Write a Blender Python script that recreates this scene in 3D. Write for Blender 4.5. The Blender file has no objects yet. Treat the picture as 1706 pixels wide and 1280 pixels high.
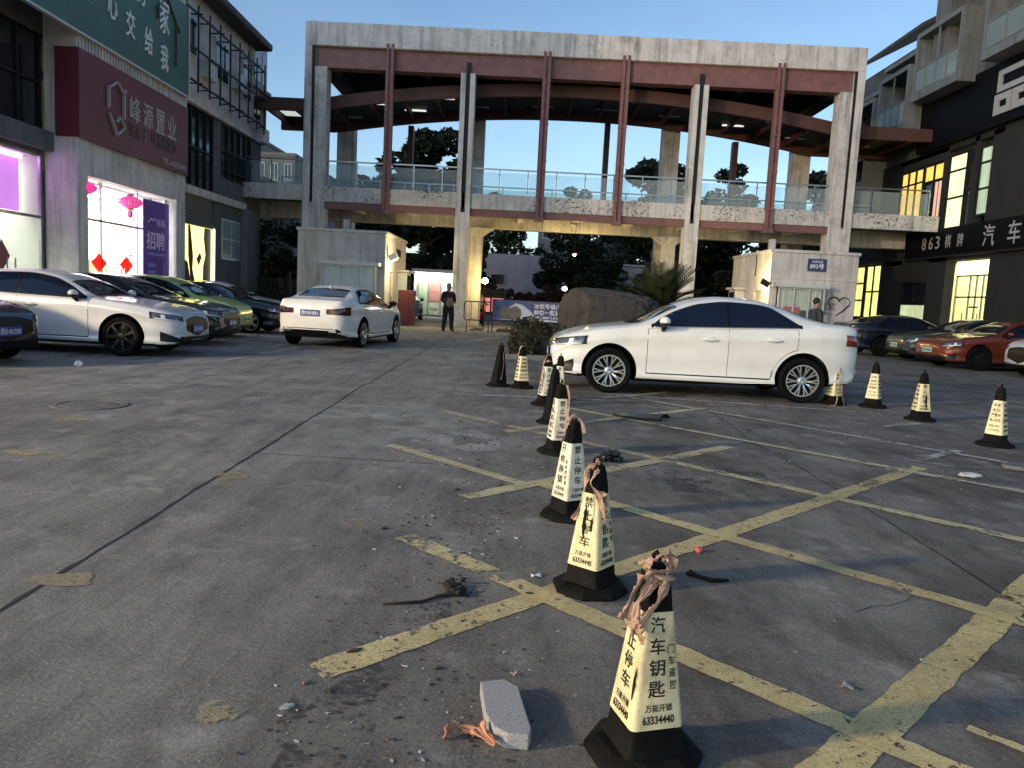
import bpy, bmesh, math, random
from mathutils import Vector, Matrix, noise
from mathutils.bvhtree import BVHTree
rnd = random.Random(7)
S = bpy.context.scene
COL = S.collection
rad = math.radians
# ------------------------------------------------------------------ camera
CF, CX, CY = 1281.0, 853.0, 640.0
_p, _r, _y = rad(6.4), rad(2.95), rad(-0.45)
CAM = Vector((0, 0, 1.35))
FW = Vector((math.sin(_y)*math.cos(_p), math.cos(_y)*math.cos(_p), -math.sin(_p)))
_R0 = Vector((math.cos(_y), -math.sin(_y), 0)); _U0 = _R0.cross(FW)
RT = _R0*math.cos(_r) + _U0*math.sin(_r); UP = -_R0*math.sin(_r) + _U0*math.cos(_r)
cd = bpy.data.cameras.new('camera'); cam = bpy.data.objects.new('camera', cd); COL.objects.link(cam)
cd.sensor_fit = 'HORIZONTAL'; cd.sensor_width = 36.0; cd.lens = 36.0*CF/1706.0
cd.clip_start = 0.05; cd.clip_end = 2000
cam.matrix_world = Matrix(((RT.x, UP.x, -FW.x, CAM.x), (RT.y, UP.y, -FW.y, CAM.y), (RT.z, UP.z, -FW.z, CAM.z), (0, 0, 0, 1)))
S.camera = cam
# ------------------------------------------------------------------ sky, low warm light from behind and the west side
SUN_EL, SUN_AZ = 15.5, 222.0           # azimuth clockwise from +Y
w = bpy.data.worlds.new('World'); S.world = w; w.use_nodes = True
nt = w.node_tree; bg = nt.nodes['Background']
sky = nt.nodes.new('ShaderNodeTexSky'); sky.sky_type = 'NISHITA'; sky.sun_disc = False
sky.sun_elevation = rad(SUN_EL); sky.sun_rotation = rad(SUN_AZ); sky.air_density = 1.0; sky.dust_density = 0.3; sky.ozone_density = 2.5
_tc = nt.nodes.new('ShaderNodeTexCoord'); _mp = nt.nodes.new('ShaderNodeMapping'); _mp.inputs['Scale'].default_value = (1.2, 1.2, 3.4)
_nz = nt.nodes.new('ShaderNodeTexNoise'); _nz.inputs['Scale'].default_value = 2.2; _nz.inputs['Detail'].default_value = 6; _nz.inputs['Roughness'].default_value = .55
_rp = nt.nodes.new('ShaderNodeValToRGB'); _rp.color_ramp.elements[0].position = .35; _rp.color_ramp.elements[0].color = (.90, .91, .94, 1); _rp.color_ramp.elements[1].position = .72; _rp.color_ramp.elements[1].color = (1.10, 1.06, 1.02, 1)
_mx = nt.nodes.new('ShaderNodeMix'); _mx.data_type = 'RGBA'; _mx.blend_type = 'MULTIPLY'; _mx.inputs[0].default_value = 1.0
nt.links.new(_tc.outputs['Generated'], _mp.inputs[0]); nt.links.new(_mp.outputs[0], _nz.inputs['Vector']); nt.links.new(_nz.outputs[0], _rp.inputs[0]); nt.links.new(sky.outputs[0], _mx.inputs[6]); nt.links.new(_rp.outputs[0], _mx.inputs[7]); nt.links.new(_mx.outputs[2], bg.inputs[0])
pass; bg.inputs[1].default_value = 0.094
sl = bpy.data.lights.new('dusk_sun', 'SUN'); sl.energy = 0.4; sl.angle = rad(40.0); sl.color = (1.0, 0.94, 0.86)
so = bpy.data.objects.new('sun', sl); COL.objects.link(so)
_sd = Vector((math.sin(rad(SUN_AZ))*math.cos(rad(SUN_EL)), math.cos(rad(SUN_AZ))*math.cos(rad(SUN_EL)), math.sin(rad(SUN_EL))))
so.rotation_euler = _sd.to_track_quat('Z', 'Y').to_euler()
S.view_settings.view_transform = 'Standard'; S.view_settings.look = 'None'; S.view_settings.exposure = 1.06; S.view_settings.gamma = 1.0
S.render.engine = 'CYCLES'
S.cycles.use_denoising = True
S.cycles.max_bounces = 6; S.cycles.diffuse_bounces = 3; S.cycles.glossy_bounces = 3; S.cycles.transparent_max_bounces = 16
S.cycles.sample_clamp_indirect = 4.0; S.cycles.caustics_reflective = False; S.cycles.caustics_refractive = False

def ray(x, y): return RT*((x-CX)/CF) - UP*((y-CY)/CF) + FW
def G(x, y, z=0.0):
    d = ray(x, y); return CAM + d*((z-CAM.z)/d.z)
def AY(x, y, Y):
    d = ray(x, y); return CAM + d*(Y/d.y)
def AX(x, y, X):
    d = ray(x, y); return CAM + d*(X/d.x)

# ------------------------------------------------------------------ mesh helpers
class MB:
    def __init__(s): s.v = []; s.f = []; s.m = []; s.mi = 0
    def add(s, vs, fs):
        o = len(s.v); s.v += [tuple(p) for p in vs]
        for f in fs: s.f.append([i+o for i in f]); s.m.append(s.mi)
        return s
    def box(s, x0, x1, y0, y1, z0, z1):
        v = [(x, y, z) for x in (x0, x1) for y in (y0, y1) for z in (z0, z1)]
        return s.add(v, [(0,1,3,2),(4,6,7,5),(0,4,5,1),(2,3,7,6),(0,2,6,4),(1,5,7,3)])
    def obox(s, c, sz, M):
        c = Vector(c); a, b, d = (q/2 for q in sz)
        v = [c + M @ Vector((x, y, z)) for x in (-a, a) for y in (-b, b) for z in (-d, d)]
        return s.add(v, [(0,1,3,2),(4,6,7,5),(0,4,5,1),(2,3,7,6),(0,2,6,4),(1,5,7,3)])
    def bar(s, a, b, wd, ht, up=(0, 0, 1)):
        a, b = Vector(a), Vector(b); d = b-a; L = d.length; x = d.normalized(); u = Vector(up)
        if abs(x.dot(u)) > .98: u = Vector((0, 1, 0))
        y = u.cross(x).normalized(); z = x.cross(y)
        return s.obox((a+b)/2, (L, wd, ht), Matrix((x, y, z)).transposed())
    def prism(s, pts, vec):
        n = len(pts); vec = Vector(vec); P = [Vector(p) for p in pts]
        return s.add(P + [p+vec for p in P], [list(range(n))[::-1], [n+i for i in range(n)]] + [(i, (i+1) % n, n+(i+1) % n, n+i) for i in range(n)])
    def poly(s, pts): return s.add(pts, [list(range(len(pts)))])
    def grid(s, rows):
        n = len(rows[0]); vs = [p for r in rows for p in r]
        return s.add(vs, [(i*n+j, i*n+j+1, (i+1)*n+j+1, (i+1)*n+j) for i in range(len(rows)-1) for j in range(n-1)])
    def tube(s, pts, r, n=8, caps=True):
        P = [Vector(p) for p in pts]; k = len(P)
        R = r if isinstance(r, (list, tuple)) else [r]*k
        prev = None; rows = []
        for i in range(k):
            t = (P[min(i+1, k-1)]-P[max(i-1, 0)]).normalized()
            if prev is None:
                u = Vector((0, 0, 1)) if abs(t.z) < .9 else Vector((1, 0, 0))
            else: u = prev
            u = (u - t*u.dot(t)).normalized(); prev = u; v = t.cross(u)
            rows.append([P[i] + (u*math.cos(2*math.pi*j/n) + v*math.sin(2*math.pi*j/n))*R[i] for j in range(n)])
        vs = [p for q in rows for p in q]
        fs = [(i*n+j, i*n+(j+1) % n, (i+1)*n+(j+1) % n, (i+1)*n+j) for i in range(k-1) for j in range(n)]
        if caps: fs += [list(range(n))[::-1], [(k-1)*n+j for j in range(n)]]
        return s.add(vs, fs)
    def lathe(s, prof, n=24, c=(0, 0, 0), axis='Z', a0=0.0, squish=1.0, caps=True):
        vs = []; c = Vector(c)
        for (r, h) in prof:
            for j in range(n):
                a = a0 + 2*math.pi*j/n; x, y = r*math.cos(a), r*math.sin(a)*squish
                vs.append(c + (Vector((x, y, h)) if axis == 'Z' else Vector((x, h, y)) if axis == 'Y' else Vector((h, x, y))))
        k = len(prof)
        fs = [(i*n+j, i*n+(j+1) % n, (i+1)*n+(j+1) % n, (i+1)*n+j) for i in range(k-1) for j in range(n)]
        if caps and prof[0][0] > 1e-6: fs.append(list(range(n))[::-1])
        if caps and prof[-1][0] > 1e-6: fs.append([(k-1)*n+j for j in range(n)])
        return s.add(vs, fs)
    def ball(s, c, r, n=12, m=8):
        r = r if isinstance(r, (tuple, list)) else (r, r, r); c = Vector(c); rows = []
        for i in range(m+1):
            a = math.pi*i/m
            rows.append([c + Vector((r[0]*math.sin(a)*math.cos(2*math.pi*j/n), r[1]*math.sin(a)*math.sin(2*math.pi*j/n), r[2]*math.cos(a))) for j in range(n)])
        vs = [p for q in rows for p in q]
        return s.add(vs, [(i*n+j, (i+1)*n+j, (i+1)*n+(j+1) % n, i*n+(j+1) % n) for i in range(m) for j in range(n)])
    def mesh(s, name, mats, smooth=False):
        me = bpy.data.meshes.new(name); me.from_pydata(s.v, [], s.f)
        for m in (mats if isinstance(mats, (list, tuple)) else [mats]): me.materials.append(m)
        me.polygons.foreach_set('material_index', s.m)
        if smooth: me.polygons.foreach_set('use_smooth', [True]*len(s.f))
        me.update(); return me
    def build(s, name, mats, parent=None, smooth=False, bevel=0.0, angle=None, fix=True):
        me = s.mesh(name, mats, smooth)
        if fix:
            bm = bmesh.new(); bm.from_mesh(me); bmesh.ops.recalc_face_normals(bm, faces=bm.faces); bm.to_mesh(me); bm.free()
        o = bpy.data.objects.new(name, me); COL.objects.link(o)
        if parent is not None: o.parent = parent
        if smooth and angle is not None:
            me.set_sharp_from_angle(angle=rad(angle))
        if bevel > 0:
            b = o.modifiers.new('b', 'BEVEL'); b.width = bevel; b.segments = 2; b.limit_method = 'ANGLE'; b.angle_limit = rad(40); b.harden_normals = False
        return o

def tag(o, label, cat, group=None):
    o['label'] = label; o['category'] = cat
    if group: o['group'] = group
    return o
def thing(name, label, cat, loc=(0, 0, 0), rz=0.0, group=None, sc=1.0):
    o = bpy.data.objects.new(name, None); COL.objects.link(o); o.location = loc; o.rotation_euler = (0, 0, rz); o.scale = (sc, sc, sc)
    o.empty_display_size = .1
    return tag(o, label, cat, group)
def struct(o, kind='structure'): o['kind'] = kind; return o
def dup(root, loc, rz, label, group=None, sc=None, skip=()):
    r = root.copy(); COL.objects.link(r); r.location = loc; r.rotation_euler = (0, 0, rz); r['label'] = label
    if sc: r.scale = (sc, sc, sc)
    if group: r['group'] = group
    for ch in list(root.children):
        if ch.name.split('.')[0] in skip: continue
        c = ch.copy(); COL.objects.link(c); c.parent = r
        for g in list(ch.children):
            d = g.copy(); COL.objects.link(d); d.parent = c
    return r
def frameM(o, x, y):
    x = Vector(x).normalized(); y = Vector(y).normalized(); z = x.cross(y)
    o = Vector(o)
    return Matrix(((x.x, y.x, z.x, o.x), (x.y, y.y, z.y, o.y), (x.z, y.z, z.z, o.z), (0, 0, 0, 1)))
def text(name, body, size, M, mat, parent=None, ext=.004, align='CENTER', bold=0.0, wide=1.0, line=1.0, fit=None):
    cu = bpy.data.curves.new('t', 'FONT'); cu.body = body; cu.size = size; cu.extrude = ext; cu.align_x = align; cu.align_y = 'CENTER'
    cu.offset = bold; cu.space_line = line; cu.resolution_u = 2
    t = bpy.data.objects.new('t', cu); COL.objects.link(t)
    dg = bpy.context.evaluated_depsgraph_get()
    me = bpy.data.meshes.new_from_object(t.evaluated_get(dg)); bpy.data.objects.remove(t); bpy.data.curves.remove(cu)
    me.name = name
    if fit and me.vertices:       # fit into width, height
        xs = [v.co.x for v in me.vertices]; ys = [v.co.y for v in me.vertices]
        cx, cy = (min(xs)+max(xs))/2, (min(ys)+max(ys))/2
        me.transform(Matrix.Translation((-cx, -cy, 0)))
        me.transform(Matrix.Diagonal((fit[0]/max(max(xs)-min(xs), 1e-4), fit[1]/max(max(ys)-min(ys), 1e-4), 1, 1)))
    elif wide != 1.0: me.transform(Matrix.Diagonal((wide, 1, 1, 1)))
    me.transform(M); me.materials.clear(); me.materials.append(mat)
    o = bpy.data.objects.new(name, me); COL.objects.link(o)
    if parent is not None: o.parent = parent
    return o

# ------------------------------------------------------------------ materials
def _tree(name):
    m = bpy.data.materials.new(name); m.use_nodes = True; n = m.node_tree
    return m, n, n.nodes['Principled BSDF']
def nd(n, t, **kw):
    q = n.nodes.new(t)
    for k, v in kw.items():
        if k.startswith('i_'):
            key = k[2:]; q.inputs[int(key) if key.isdigit() else key].default_value = v
        else: setattr(q, k, v)
    return q
def ramp(n, fac, stops):
    r = n.nodes.new('ShaderNodeValToRGB'); e = r.color_ramp.elements
    while len(e) > 1: e.remove(e[-1])
    e[0].position, e[0].color = stops[0][0], (*stops[0][1], 1) if not isinstance(stops[0][1], float) else (stops[0][1],)*3+(1,)
    for p, c in stops[1:]:
        x = e.new(p); x.color = (*c, 1) if not isinstance(c, float) else (c, c, c, 1)
    n.links.new(fac, r.inputs[0]); return r.outputs[0]
def mix(n, a, b, fac, mode='MIX'):
    q = n.nodes.new('ShaderNodeMix'); q.data_type = 'RGBA'; q.blend_type = mode
    for val, idx in ((a, 6), (b, 7)):
        if hasattr(val, 'is_linked') or hasattr(val, 'links'): n.links.new(val, q.inputs[idx])
        else: q.inputs[idx].default_value = (*val, 1)
    if isinstance(fac, (int, float)): q.inputs[0].default_value = fac
    else: n.links.new(fac, q.inputs[0])
    return q.outputs[2]
def noise_n(n, scale, detail=4, rough=.6, stretch=None, dist=0.0, world=False):
    if world:
        tc = n.nodes.new('ShaderNodeNewGeometry'); src = tc.outputs['Position']
    else:
        tc = n.nodes.new('ShaderNodeTexCoord'); src = tc.outputs['Object']
    if stretch:
        mp = n.nodes.new('ShaderNodeMapping'); mp.inputs['Scale'].default_value = stretch; n.links.new(src, mp.inputs[0]); src = mp.outputs[0]
    q = nd(n, 'ShaderNodeTexNoise', i_Scale=scale, i_Detail=detail, i_Roughness=rough, i_Distortion=dist); n.links.new(src, q.inputs['Vector'])
    return q.outputs[0]
def pm(name, col, rough=.7, metal=0.0, var=.18, scale=6.0, bump=0.0, coat=0.0, spec=.5, stretch=None):
    m, n, b = _tree(name); b.inputs['Roughness'].default_value = rough; b.inputs['Metallic'].default_value = metal
    b.inputs['Coat Weight'].default_value = coat; b.inputs['Coat Roughness'].default_value = .06; b.inputs['Specular IOR Level'].default_value = spec
    f = noise_n(n, scale, stretch=stretch)
    lo = tuple(c*(1-var) for c in col); hi = tuple(min(1, c*(1+var)) for c in col)
    n.links.new(ramp(n, f, [(.3, lo), (.7, hi)]), b.inputs['Base Color'])
    if bump:
        bp = nd(n, 'ShaderNodeBump', i_Strength=bump, i_Distance=.02); n.links.new(noise_n(n, scale*5), bp.inputs['Height']); n.links.new(bp.outputs[0], b.inputs['Normal'])
    return m
def emis(name, col, s, var=0.0, scale=3.0):
    m, n, b = _tree(name); b.inputs['Base Color'].default_value = (*[c*.5 for c in col], 1)
    b.inputs['Emission Color'].default_value = (*col, 1); b.inputs['Emission Strength'].default_value = s
    if var:
        f = noise_n(n, scale, detail=2); n.links.new(ramp(n, f, [(.35, tuple(c*(1-var) for c in col)), (.65, col)]), b.inputs['Emission Color'])
    return m
def painted_folds(name, col, s, var=.35):                        # lit pane: room glow and curtain pleats painted into the emission colour
    m, n, b = _tree(name); b.inputs['Base Color'].default_value = (*[c*.4 for c in col], 1); b.inputs['Emission Strength'].default_value = s
    f = noise_n(n, 1.0, 3, .6, stretch=(7, 7, .35)); c = ramp(n, f, [(.35, tuple(q*(1-var) for q in col)), (.6, col)])
    g_ = noise_n(n, .9, 3); c = mix(n, c, ramp(n, g_, [(.35, tuple(q*.6 for q in (1, .95, .85))), (.6, (1.0, 1.0, 1.0))]), .8, 'MULTIPLY')
    n.links.new(c, b.inputs['Emission Color']); return m
def stained(name, col, dark=.35, rough=.85, chips=0.0):      # weathered render or concrete: rain streaks, grime blotches, flaked paint
    m, n, b = _tree(name); b.inputs['Roughness'].default_value = rough
    base = ramp(n, noise_n(n, 1.3, 5), [(.3, tuple(c*.82 for c in col)), (.7, tuple(c*1.1 for c in col))])
    st = ramp(n, noise_n(n, 2.2, 6, .65, stretch=(2.2, 2.2, .16)), [(.48, 1.0), (.72, dark)])
    c = mix(n, base, st, .75, 'MULTIPLY')
    bl = ramp(n, noise_n(n, .9, 8, .7), [(.5, 1.0), (.68, dark+.15)])
    c = mix(n, c, bl, .6, 'MULTIPLY')
    if chips:
        ch = ramp(n, noise_n(n, 9.0, 8, .75), [(.53, 0.0), (.56, 1.0)])
        msk = ramp(n, noise_n(n, .8, 3), [(.45, 0.0), (.6, chips)])
        k = mix(n, ch, msk, 1.0, 'MULTIPLY')
        c = mix(n, c, (.045, .045, .04), k)
    n.links.new(c, b.inputs['Base Color'])
    bp = nd(n, 'ShaderNodeBump', i_Strength=.25, i_Distance=.02); n.links.new(noise_n(n, 18, 6), bp.inputs['Height']); n.links.new(bp.outputs[0], b.inputs['Normal'])
    return m
def glass(name, tint=(.8, .9, .9), alpha=.25, rough=.03):
    m, n, b = _tree(name); b.inputs['Base Color'].default_value = (*tint, 1); b.inputs['Roughness'].default_value = rough
    tr = nd(n, 'ShaderNodeBsdfTransparent'); tr.inputs[0].default_value = (*tint, 1)
    mx = n.nodes.new('ShaderNodeMixShader'); mx.inputs[0].default_value = alpha
    n.links.new(tr.outputs[0], mx.inputs[1]); n.links.new(b.outputs[0], mx.inputs[2]); n.links.new(mx.outputs[0], n.nodes['Material Output'].inputs[0])
    return m
def slats(name, col, per_m, axis='Z', dark=.4, rough=.6):
    m, n, b = _tree(name); b.inputs['Roughness'].default_value = rough
    tc = n.nodes.new('ShaderNodeTexCoord'); wv = nd(n, 'ShaderNodeTexWave', i_Scale=per_m/ (2*math.pi) * 2*math.pi/ (2*math.pi)*1.0, i_Distortion=0.0)
    wv.bands_direction = axis; wv.inputs['Scale'].default_value = per_m*.314; n.links.new(tc.outputs['Object'], wv.inputs['Vector'])
    c = ramp(n, wv.outputs[1], [(.1, tuple(q*dark for q in col)), (.3, col)]); c = mix(n, c, ramp(n, noise_n(n, 2.0, 5), [(.3, .7), (.7, 1.1)]), .8, 'MULTIPLY')
    n.links.new(c, b.inputs['Base Color']); return m

M = {}
M['conc'] = stained('painted_concrete', (.62, .595, .575), .26, chips=.3)
M['conc_flake'] = stained('flaking_concrete', (.58, .56, .54), .34, chips=1.0)
M['conc_dark'] = stained('dark_concrete', (.16, .16, .16), .5)
M['render'] = stained('grey_render', (.64, .59, .57), .36)
M['render_dark'] = stained('dark_render', (.13, .135, .14), .5)
M['white_wall'] = stained('white_render', (.56, .54, .54), .55)
M['booth'] = stained('booth_render', (.60, .56, .53), .45)
M['red_steel'] = pm('red_painted_steel', (.185, .085, .082), .6, var=.22, scale=3)
M['red_dark'] = pm('red_brown_steel', (.075, .030, .025), .6, var=.25, scale=3)
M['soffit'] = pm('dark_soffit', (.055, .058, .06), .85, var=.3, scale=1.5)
M['steel'] = pm('brushed_steel', (.35, .37, .38), .35, 1.0, var=.1)
M['dark_metal'] = pm('dark_metal', (.018, .018, .019), .55, .2, var=.25, spec=.3)
M['black'] = pm('black_rubber', (.007, .0065, .006), .6, var=.3, scale=12, spec=.15)
M['dark_glass'] = pm('dark_window_glass', (.015, .018, .022), .08, var=.3, scale=1.5, spec=.6)
M['rail_glass'] = glass('railing_glass', (.86, .93, .94), .13)
M['clear_glass'] = glass('clear_glass', (.93, .96, .95), .06)
M['alu'] = pm('white_aluminium', (.55, .56, .56), .4, .1, var=.1)
M['tile_roof'] = pm('dark_roof', (.05, .045, .045), .8, var=.3, scale=4)
M['paper_red'] = pm('red_paper', (.55, .05, .04), .7, var=.1)
M['white_paint'] = pm('white_sign_paint', (.75, .75, .74), .5, var=.05)
M['dull_letter'] = pm('grey_letter', (.42, .36, .34), .5, var=.1)
M['dim_letter'] = pm('dim_letter', (.12, .07, .07), .5, var=.1)
M['bark'] = pm('bark', (.06, .05, .04), .9, var=.35, scale=9, bump=.5)
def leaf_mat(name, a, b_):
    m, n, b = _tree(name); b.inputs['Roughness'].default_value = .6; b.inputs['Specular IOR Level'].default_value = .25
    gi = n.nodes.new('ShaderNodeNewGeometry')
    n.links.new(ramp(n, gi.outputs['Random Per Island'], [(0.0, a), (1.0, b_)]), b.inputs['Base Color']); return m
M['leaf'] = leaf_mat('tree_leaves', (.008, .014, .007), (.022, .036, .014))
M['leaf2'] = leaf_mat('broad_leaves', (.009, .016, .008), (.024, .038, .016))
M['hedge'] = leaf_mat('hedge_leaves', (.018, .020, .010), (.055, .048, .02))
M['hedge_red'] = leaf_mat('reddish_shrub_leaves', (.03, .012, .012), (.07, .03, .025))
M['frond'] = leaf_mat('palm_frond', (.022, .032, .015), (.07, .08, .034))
# ================================================================== ground
def ground_mat():
    m, n, b = _tree('worn_asphalt'); b.inputs['Roughness'].default_value = .82; b.inputs['Specular IOR Level'].default_value = .35
    big = ramp(n, noise_n(n, .22, 4, .55, world=True), [(.3, (.170, .163, .150)), (.7, (.285, .275, .255))])
    mid = ramp(n, noise_n(n, 1.1, 6, .65, world=True), [(.35, .68), (.65, 1.15)])
    c = mix(n, big, mid, .8, 'MULTIPLY')
    fine = ramp(n, noise_n(n, 60, 5, .8, world=True), [(.3, .45), (.72, 1.5)]); c = mix(n, c, fine, .85, 'MULTIPLY')
    grit = ramp(n, noise_n(n, 260, 2, .6, world=True), [(.3, .6), (.75, 1.45)]); c = mix(n, c, grit, .6, 'MULTIPLY')
    # brown dirt gathers in the hatched box; paler bald cement in places
    gp = n.nodes.new('ShaderNodeNewGeometry'); sx = n.nodes.new('ShaderNodeSeparateXYZ'); n.links.new(gp.outputs['Position'], sx.inputs[0])
    dx = nd(n, 'ShaderNodeMapRange', i_1=-1.2, i_2=.6); n.links.new(sx.outputs[0], dx.inputs[0])
    dirt = ramp(n, noise_n(n, .9, 7, .7, world=True), [(.35, 1.0), (.62, .25)])
    k = mix(n, dirt, dx.outputs[0], 1.0, 'MULTIPLY')
    c = mix(n, c, mix(n, c, (.50, .45, .40), 1.0, 'MULTIPLY'), k)
    strk = ramp(n, noise_n(n, 3.0, 8, .7, stretch=(1.6, .35, 1), world=True), [(.35, .55), (.5, 1.0), (.68, 1.35)]); c = mix(n, c, strk, .7, 'MULTIPLY')
    bald = ramp(n, noise_n(n, 1.7, 9, .72, world=True), [(.55, 0.0), (.70, .6)]); c = mix(n, c, (.42, .405, .38), bald)
    stain = ramp(n, noise_n(n, .55, 9, .75, world=True, dist=.6), [(.56, 0.0), (.70, .7)]); c = mix(n, c, (.05, .044, .038), stain)
    spk = ramp(n, noise_n(n, 34, 3, .5, world=True), [(.70, 0.0), (.74, .8)]); c = mix(n, c, (.36, .35, .34), spk)
    pit = ramp(n, noise_n(n, 21, 4, .6, world=True), [(.27, .85), (.32, 0.0)]); c = mix(n, c, (.035, .032, .03), pit)
    n.links.new(c, b.inputs['Base Color'])
    bp = nd(n, 'ShaderNodeBump', i_Strength=.55, i_Distance=.012); n.links.new(noise_n(n, 75, 6, .75, world=True), bp.inputs['Height'])
    bp2 = nd(n, 'ShaderNodeBump', i_Strength=.5, i_Distance=.04); n.links.new(noise_n(n, 2.4, 5, .6, world=True), bp2.inputs['Height']); n.links.new(bp.outputs[0], bp2.inputs['Normal'])
    n.links.new(bp2.outputs[0], b.inputs['Normal']); return m
M['ground'] = ground_mat()
struct(MB().grid([[(x, y, 0) for x in (-400, -60, -20, 0, 20, 60, 400)] for y in (-60, 0, 30, 80, 200, 900)]).build('ground', M['ground']))

def worn(name, col, amt=.5, rough=.7):
    m, n, b = _tree(name); b.inputs['Roughness'].default_value = rough
    c = ramp(n, noise_n(n, 7, 5, world=True), [(.3, tuple(q*.72 for q in col)), (.7, col)])
    c = mix(n, c, ramp(n, noise_n(n, 55, 4, world=True), [(.3, .75), (.7, 1.08)]), .8, 'MULTIPLY')
    n.links.new(c, b.inputs['Base Color'])
    f = noise_n(n, 2.6, 12, .80, world=True)
    chip = ramp(n, noise_n(n, 22, 6, .7, world=True), [(.60, 1.0), (.63, 0.0)])
    mr = ramp(n, f, [(.5-amt*.14, 1.0), (.5-amt*.14+.04+.1*(1-amt), 1.0), (.60-amt*.12+.02, 0.0)]) if False else ramp(n, f, [(amt, 1.0), (amt+.035, 0.0)])
    mr = mix(n, mr, chip, 1.0, 'MULTIPLY'); mr = mix(n, mr, ramp(n, noise_n(n, 130, 4, .7, world=True), [(.34, .45), (.54, 1.0)]), .9, 'MULTIPLY'); mr = mix(n, mr, ramp(n, noise_n(n, .8, 4, .6, world=True), [(.38, 1.0), (.70, .62)]), 1.0, 'MULTIPLY')
    tr = n.nodes.new('ShaderNodeBsdfTransparent'); mx = n.nodes.new('ShaderNodeMixShader')
    n.links.new(mr, mx.inputs[0]); n.links.new(tr.outputs[0], mx.inputs[1]); n.links.new(b.outputs[0], mx.inputs[2]); n.links.new(mx.outputs[0], n.nodes['Material Output'].inputs[0])
    return m
M['yellow'] = worn('worn_yellow_paint', (.78, .64, .30), .58)
M['yellow_w'] = worn('very_worn_yellow_paint', (.72, .62, .36), .54)
M['white_w'] = worn('worn_white_paint', (.5, .49, .45), .55)
M['white_vw'] = worn('very_worn_white_paint', (.62, .60, .55), .52)
def stripe(mb, a, b, wd, z, jit=.006, step=.03):
    a, b = Vector((a[0], a[1], 0)), Vector((b[0], b[1], 0)); d = b-a; L = d.length; d /= L; nn = Vector((-d.y, d.x, 0)); k = max(2, int(L/step))
    rows = []
    for i in range(k+1):
        t = i/k; p = a + d*(L*t); taper = 1.0
        j1 = noise.noise((p.x*9, p.y*9, 1.3))*jit*1.8 + rnd.uniform(-.4, .4)*jit; j2 = noise.noise((p.x*9, p.y*9, 7.7))*jit*1.8 + rnd.uniform(-.4, .4)*jit
        rows.append([p - nn*(wd/2+j1) + Vector((0, 0, z)), p + nn*(wd/2+j2) + Vector((0, 0, z))])
    mb.grid(rows)
mA, mB_ = MB(), MB()
def lineA(mb, c, x0, x1, wd, z): stripe(mb, (x0, x0+c), (x1, x1+c), wd, z)
def lineB(mb, c, x0, x1, wd, z): stripe(mb, (x0, c-x0), (x1, c-x1), wd, z)
WY = .132
lineA(mA, 3.23, -.02, 2.75, WY, .004); lineA(mA, 1.17, .2, 4.2, WY+.012, .004)
mC_ = MB(); lineA(mC_, 3.23, -.66, -.02, WY*1.05, .004); lineA(mC_, 3.23, 2.75, 3.7, WY, .004)
for x_, y_, w_ in ((-.52, 2.72, .07), (-.3, 2.93, .05)): pass
lineA(mB_, 5.36, -.32, 2.1, WY, .004); lineA(mB_, 7.75, -.1, 2.5, WY*.9, .004)
lineA(mB_, 9.6, 1.2, 2.4, WY*.8, .004); lineA(mB_, -.9, 2.5, 4.2, WY, .004)
M['yellow_h'] = worn('flaking_yellow_paint', (.74, .61, .30), .50)
struct(mC_.build('road_marking_flaking_end', M['yellow_h'])); struct(mA.build('road_marking_diagonal', M['yellow'])); struct(mB_.build('road_marking_faded_diagonal', M['yellow_w']))
mA, mB_ = MB(), MB()
mC_ = MB(); lineB(mC_, 3.55, -.58, .02, WY, .008); struct(mC_.build('road_marking_flaking_end', M['yellow_h']))
lineB(mA, 3.55, .02, 1.9, WY*.95, .008); lineB(mA, 5.72, .15, 3.0, WY*.9, .008)
lineB(mB_, 5.55, -1.1, .15, WY*.8, .008); lineB(mB_, 7.92, -.85, 3.4, WY*.85, .008); lineB(mB_, 10.2, .6, 4.3, WY*.75, .008)
lineB(mA, 1.45, .6, 1.4, WY, .008); lineB(mA, 3.98, 1.55, 1.95, .04, .012)
struct(mA.build('road_marking_cross_line', M['yellow'])); struct(mB_.build('road_marking_faded_cross_line', M['yellow_w']))
mW = MB()
for (a, b, wd) in (((1.4, 11.25), (4.9, 7.2), .10), ((1.3, 11.2), (5.2, 10.6), .08), ((3.3, 6.75), (4.4, 5.9), .08), ((-.9, 10.3), (1.2, 10.5), .09), ((4.4, 9.3), (5.3, 9.9), .1), ((3.9, 7.3), (4.6, 7.9), .1)):
    stripe(mW, a, b, wd, .0115)
struct(mW.build('road_marking_pale_line', M['white_vw']))
mW = MB()
stripe(mW, (-10.5, 12.1), (-5.25, 12.85), .08, .004); stripe(mW, (-5.2, 12.9), (-5.0, 17.6), .09, .006)
stripe(mW, (-4.9, 18), (-4.7, 24), .08, .006)
for k in range(3): stripe(mW, (-5.3-.0*k, 15.2+2.7*k), (-6.6, 15.2+2.7*k), .08, .008)
a, b = G(760, 570), G(838, 561); stripe(mW, a, b, .22, .004)
a, b = G(730, 545), G(670, 538); stripe(mW, a, b, .25, .004)
a, b = G(345, 610), G(395, 606); stripe(mW, G(338, 622), G(358, 622), .12, .004)
struct(mW.build('road_marking_parking_line', M['white_vw']))
mY = MB()                                            # stray patches of old yellow paint on the lane
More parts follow.
